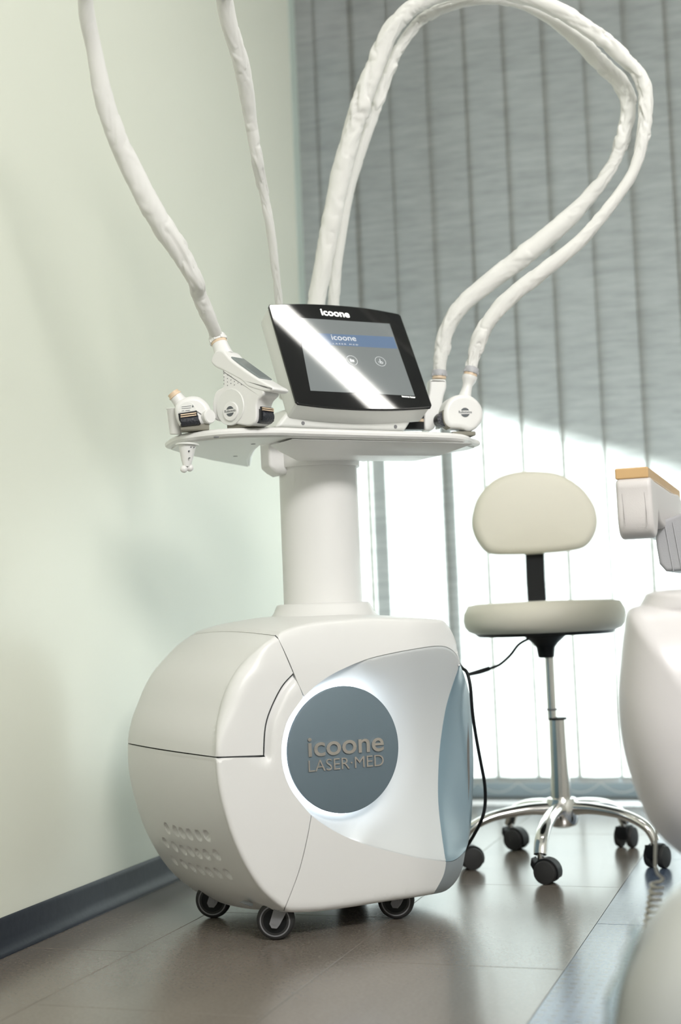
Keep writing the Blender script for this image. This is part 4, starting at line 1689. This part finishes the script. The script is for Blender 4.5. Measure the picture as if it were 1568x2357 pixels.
yaws = [radians(-10), radians(70), radians(75), radians(-20), radians(30)]
for (px, py, ang), yw in zip(cast_px, yaws):
    c = on_floor(px, py)
    hd = V((cos(yw), sin(yw), 0))
    c = c - hd * 0.014
    dv = (c - SCX)
    dv.z = 0
    ln = dv.length
    dv.normalize()
    side = dv.cross(ZZ)
    path = [SCX + dv * 0.02 + ZZ * 0.126, SCX + dv * (ln * 0.35) + ZZ * 0.128, SCX + dv * (ln * 0.70) + ZZ * 0.117, SCX + dv * (ln * 0.93) + ZZ * 0.093, SCX + dv * (ln * 1.02) + ZZ * 0.062]
    make('leg', ellip_tube(path, [0.019, 0.017, 0.016, 0.0155, 0.0145], [0.017, 0.0135, 0.0115, 0.011, 0.010]), M['chrome'], st)
    stool_caster(c, yw)
# backrest on its upright bar
dB = dS + 0.17
ub = [B(1236, 1378, dB), B(1233, 1330, dB), B(1231, 1268, dB), B(1230, 1230, dB)]
bd = V((RT.x, RT.y, 0)).normalized()
fd = V((FW.x, FW.y, 0)).normalized()
foot = [V((SX.x, SX.y, zb - 0.012)) + fd * 0.03, V((ub[0].x, ub[0].y, zb - 0.014)) + fd * 0.0]


def strip(path, w_, t_):
    rs = []
    for i, p in enumerate(path):
        t = (path[min(i + 1, len(path) - 1)] - path[max(i - 1, 0)]).normalized()
        nrm = bd.cross(t).normalized()
        rs.append([p + bd * (a * w_ / 2) + nrm * (b * t_ / 2) for a, b in ((-1, -1), (1, -1), (1, 1), (-1, 1))])
    return rings(rs)


bar_path = [foot[0], foot[1] - fd * 0.02, foot[1] + ZZ * 0.012] + ub
make('back_bar', strip(bar_path, 0.0455, 0.008), M['black'], st, smooth=False, bevel=0.0015)
for k in range(26):
    p = ub[0].lerp(ub[2], k / 25) - fd * 0.001
    for s in (-1, 1):
        make('bar_rib', box(p + bd * (s * 0.0232), bd, fd, ZZ, 0.003, 0.007, 0.0022), M['black'], st, smooth=False)
bo = B(1233, 1180, dB - 0.035)
bpx = [(1233, 1083), (1290, 1090), (1340, 1120), (1370, 1160), (1379, 1200), (1370, 1235), (1348, 1259), (1310, 1268), (1250, 1273), (1180, 1276), (1130, 1273), (1105, 1250),
       (1090, 1215), (1091, 1180), (1105, 1140), (1140, 1103), (1185, 1086)]
bpl = []
for x, y in bpx:
    p = on_plane(x, y, bo, fd)
    bpl.append(((p - bo).dot(bd), (p - bo).z))
bpl = catclosed(bpl, 5)
make('backrest', pillow(bpl, bo, bd, ZZ, fd, 0.050, 0.022, 7, 0.012, dome=0.006), M['cream'], st, sharp=60)
# height lever with grip
lv = [B(1222, 1468, dS), B(1195, 1483, dS - .02), B(1175, 1508, dS - .04), B(1150, 1530, dS - .06), B(1124, 1540, dS - .08)]
make('lever', tube(lv, 0.0034, 8, 5), M['black'], st)
make('lever_grip', tube([B(1126, 1539, dS - .078), B(1104, 1546, dS - .09), B(1076, 1553, dS - .10)], [0.0055, 0.0055, 0.004], 12, 4), M['black'], st)

# ------------------------------------------------------------------ treatment chair at the right
EX, EY = V((1, 0, 0)), V((0, 1, 0))
za = 2.6
aL = B(1415, 1091, za)
y0 = aL.y
tcx = aL.x
tc = thing('treatment_chair', (0.05, 2.35, 0.0), 'pale leather treatment chair with wood topped armrest at the right edge', 'chair')


def py_(x, y, yp):
    return on_plane(x, y, V((0, yp, 0)), EY)


p0, p1 = py_(1415, 1079, y0), py_(1492, 1076, y0)
pz1, pz0 = p0.z, py_(1415, 1104, y0).z
M['wood'] = mat('pale_beech', (0.62, 0.40, 0.19), 0.42, vary=0.12, vscale=14)
make('armrest_top', abox(p0.x, p1.x, y0, y0 + 0.62, pz0, pz1), M['wood'], tc, bevel=0.003, segs=3, label='beech wood armrest top')
zlow = py_(1470, 1237, y0).z
side = [(0.0, 0.0), (-0.004, -0.03), (-0.002, -0.07), (0.008, zlow - pz0 + 0.012), (0.030, zlow - pz0), (0.055, zlow - pz0 + 0.002), (0.080, zlow - pz0 + 0.020), (0.105, zlow - pz0 + 0.050),
        (0.15, -0.080), (0.30, -0.085), (0.45, -0.085), (0.60, -0.085), (0.60, 0.0), (0.40, 0.0), (0.20, 0.0), (0.08, 0.0)]
side = [(a, b) for a, b in side]
sd_ = catclosed(side, 3)
make('armrest_pad', pillow(sd_, V((p0.x, y0 + 0.003, pz0)), EY, ZZ, EX, (p1.x - p0.x) + 0.004, 0.008, 5), M['lilac'], tc, sharp=60)
for xo, y1, y2 in ((0.010, -0.01, zlow - pz0 + 0.02), ((p1.x - p0.x) - 0.010, -0.01, zlow - pz0 + 0.018)):
    gs = []
    n_ = 30
    for k in range(n_):
        z = pz0 + y1 + (y2 - y1) * k / n_
        gs.append(box((p0.x + xo + 0.004 * k / n_, y0 - 0.0008 + 0.0002 * abs(k - 12) * 0, z), EX, EY, ZZ, 0.0006, 0.0016, 0.0018))
    so = make('seam_stitches', join(*gs), M['stitch'], tc, smooth=False)
    so['kind'] = 'stuff'
# grey cushion behind
yb = y0 + 0.22
q0, q1 = py_(1506, 1205, yb), py_(1640, 1310, yb)
cp = [(0.0, 0.0), (0.002, q1.z - q0.z + 0.05), (0.006, q1.z - q0.z + 0.015), (0.018, q1.z - q0.z), (0.10, q1.z - q0.z), (q1.x - q0.x, q1.z - q0.z), (q1.x - q0.x, 0.02), (0.06, 0.02)]
make('side_cushion', pillow(resample(cp, 0.012), q0, EX, ZZ, EY, 0.30, 0.006, 4), M['greyleather'], tc, sharp=60)
for xo in (0.020, 0.036):
    make('piping', tube([q0 + EX * (xo + 0.003 * k) - EY * 0.0008 + ZZ * ((q1.z - q0.z) * k / 4 + 0.0) for k in range(5)], 0.0011, 6, 3), M['greyleather'], tc)
# big pale shell
ys_ = 2.02
so_ = B(1560, 1700, ys_)
sd2 = ray(1400, 1415)
sd2 = V((sd2.x, sd2.y, 0)).normalized()
sf = V((FW.x, FW.y, 0)).normalized()
sr = V((RT.x, RT.y, 0)).normalized()


def trp(pts, o_, per=4):
    out = []
    for x, y in pts:
        p = on_plane(x, y, o_, sf)
        out.append(((p - o_).dot(sr), (p - o_).z))
    return catclosed(out, per)


shp = trp([(1447, 1402), (1500, 1390), (1580, 1382), (1700, 1378), (1880, 1380), (1920, 1420), (1925, 1600), (1915, 1800), (1890, 1990), (1800, 2060), (1680, 2030), (1600, 1985), (1545, 1945),
           (1500, 1897), (1472, 1840), (1446, 1770), (1428, 1690), (1422, 1610), (1427, 1530), (1436, 1450)], so_)
make('seat_shell', pod(shp, so_, sr, ZZ, sd2, 0.13, 0.16), M['shell'], tc, sharp=60)
shp = trp([(1482, 1376), (1500, 1362), (1560, 1355), (1700, 1350), (1860, 1352), (1860, 1420), (1700, 1430), (1480, 1430)], so_ + sf * 0.03)
make('seat_cushion', pod(shp, so_ + sf * 0.03, sr, ZZ, sd2, 0.10, 0.12), M['shell'], tc, sharp=60)
# pedestal, outside the frame
pb = B(1740, 1900, 2.15)
make('pedestal', lathe(V((pb.x, pb.y, 0)), ZZ, [(0.17, 0.0), (0.17, 0.02), (0.15, 0.03), (0.045, 0.05), (0.04, 0.32)], 40), M['whitecool'], tc)
make('arm_support', tube([V((p1.x + 0.03, y0 + 0.55, pz0 - 0.03)), V((p1.x + 0.15, y0 + 0.50, 0.50)), V((pb.x, pb.y + 0.1, 0.40))], 0.03, 16, 5), M['whitecool'], tc)
# coiled handset cord
zc_ = 2.12
cpts = [B(1512, 1880, zc_), B(1510, 1940, zc_), B(1509, 1990, zc_), B(1515, 2012, zc_), B(1527, 2022, zc_), B(1528, 2030, zc_)]
hel = []
top, bot = B(1514, 2030, zc_), B(1496, 2135, zc_ - 0.03)
NT = 7.5
for k in range(int(NT * 14) + 1):
    t = k / (NT * 14)
    th = 2 * pi * NT * t
    c = top.lerp(bot, t)
    hel.append(c + sr * (0.0092 * cos(th)) + sf * (0.0092 * sin(th)))
make('coiled_cord', tube(cpts[:5] + hel[2:], 0.0024, 8, 3), M['cord'], tc, label='beige coiled cord')

# ------------------------------------------------------------------ footrest in the foreground
zf = 1.50
fo = B(1600, 2250, zf)
ftp = trp([(1572, 2036), (1620, 2012), (1720, 2000), (1850, 2020), (1920, 2150), (1940, 2400), (1940, 2680), (1700, 2690), (1440, 2685), (1416, 2600), (1411, 2450), (1413, 2360),
           (1424, 2290), (1442, 2225), (1468, 2165), (1503, 2108), (1538, 2066)], fo)
zmin = min(p[1] for p in ftp)
ftp = [(p[0], max(p[1], -fo.z + 0.003)) for p in ftp]
fr2 = thing('footrest', (fo.x + 0.1, fo.y + 0.1, 0), 'rounded pale footrest in the foreground at the lower right corner', 'footrest')
ftp = [p for i, p in enumerate(ftp) if i == 0 or math.hypot(p[0] - ftp[i - 1][0], p[1] - ftp[i - 1][1]) > 0.002]
make('footrest_body', pod(ftp, fo, sr, ZZ, sd2, 0.13, 0.09, 2.2), M['footvinyl'], fr2, sharp=60)
fil = [(1484, 2132, 8), (1472, 2142, 12), (1465, 2170, 10), (1455, 2205, 14), (1440, 2240, 10), (1428, 2275, 14), (1418, 2305, 16), (1412, 2345, 12), (1410, 2400, 10)]
make('plastic_edge', tube([B(x - 7, y - 4, zf - 0.02) for x, y, w_ in fil], [w_ * 1.25 / FPX * zf for x, y, w_ in fil], 24, 14, True, crinkle(21, 2.6)), M['film'], fr2, sharp=30,
     label='crinkled clear plastic film edge')

# ------------------------------------------------------------------ ceiling lamp, where the monitor mirrors it
ZC = 2.70


def mirror_hit(x, y):
    p = mp(x, y)
    d = ray(x, y).normalized()
    r = d - MN * (2 * d.dot(MN))
    t = (ZC - p.z) / r.z
    return p + r * t


la, lb = mirror_hit(640, 712), mirror_hit(865, 925)
l2a, l2b = mirror_hit(690, 845 - 20), mirror_hit(760, 770)
print('LAMP', la, lb, 'MN', MN)
lc = (la + lb) / 2
ld = (lb - la)
ld.z = 0
ld.normalize()
lx = ld.cross(ZZ)
lamp = thing('ceiling_light', tuple(V((lc.x, lc.y, ZC))), 'long narrow ceiling light panel hanging above the machine', 'ceiling light')
make('light_housing', box(V((lc.x, lc.y, ZC + 0.035)), ld, lx, ZZ, 1.52, 0.075, 0.06), M['whitecool'], lamp, bevel=0.004)
make('diffuser', box(V((lc.x, lc.y, ZC + 0.003)), ld, lx, ZZ, 1.48, 0.060, 0.008), M['lamp'], lamp, smooth=False)
for sg in (-0.6, 0.6):
    make('suspension_wire', tube([V((lc.x, lc.y, ZC + 0.06)) + ld * sg, V((lc.x, lc.y, 3.02)) + ld * sg], 0.0015, 6), M['chrome'], lamp)
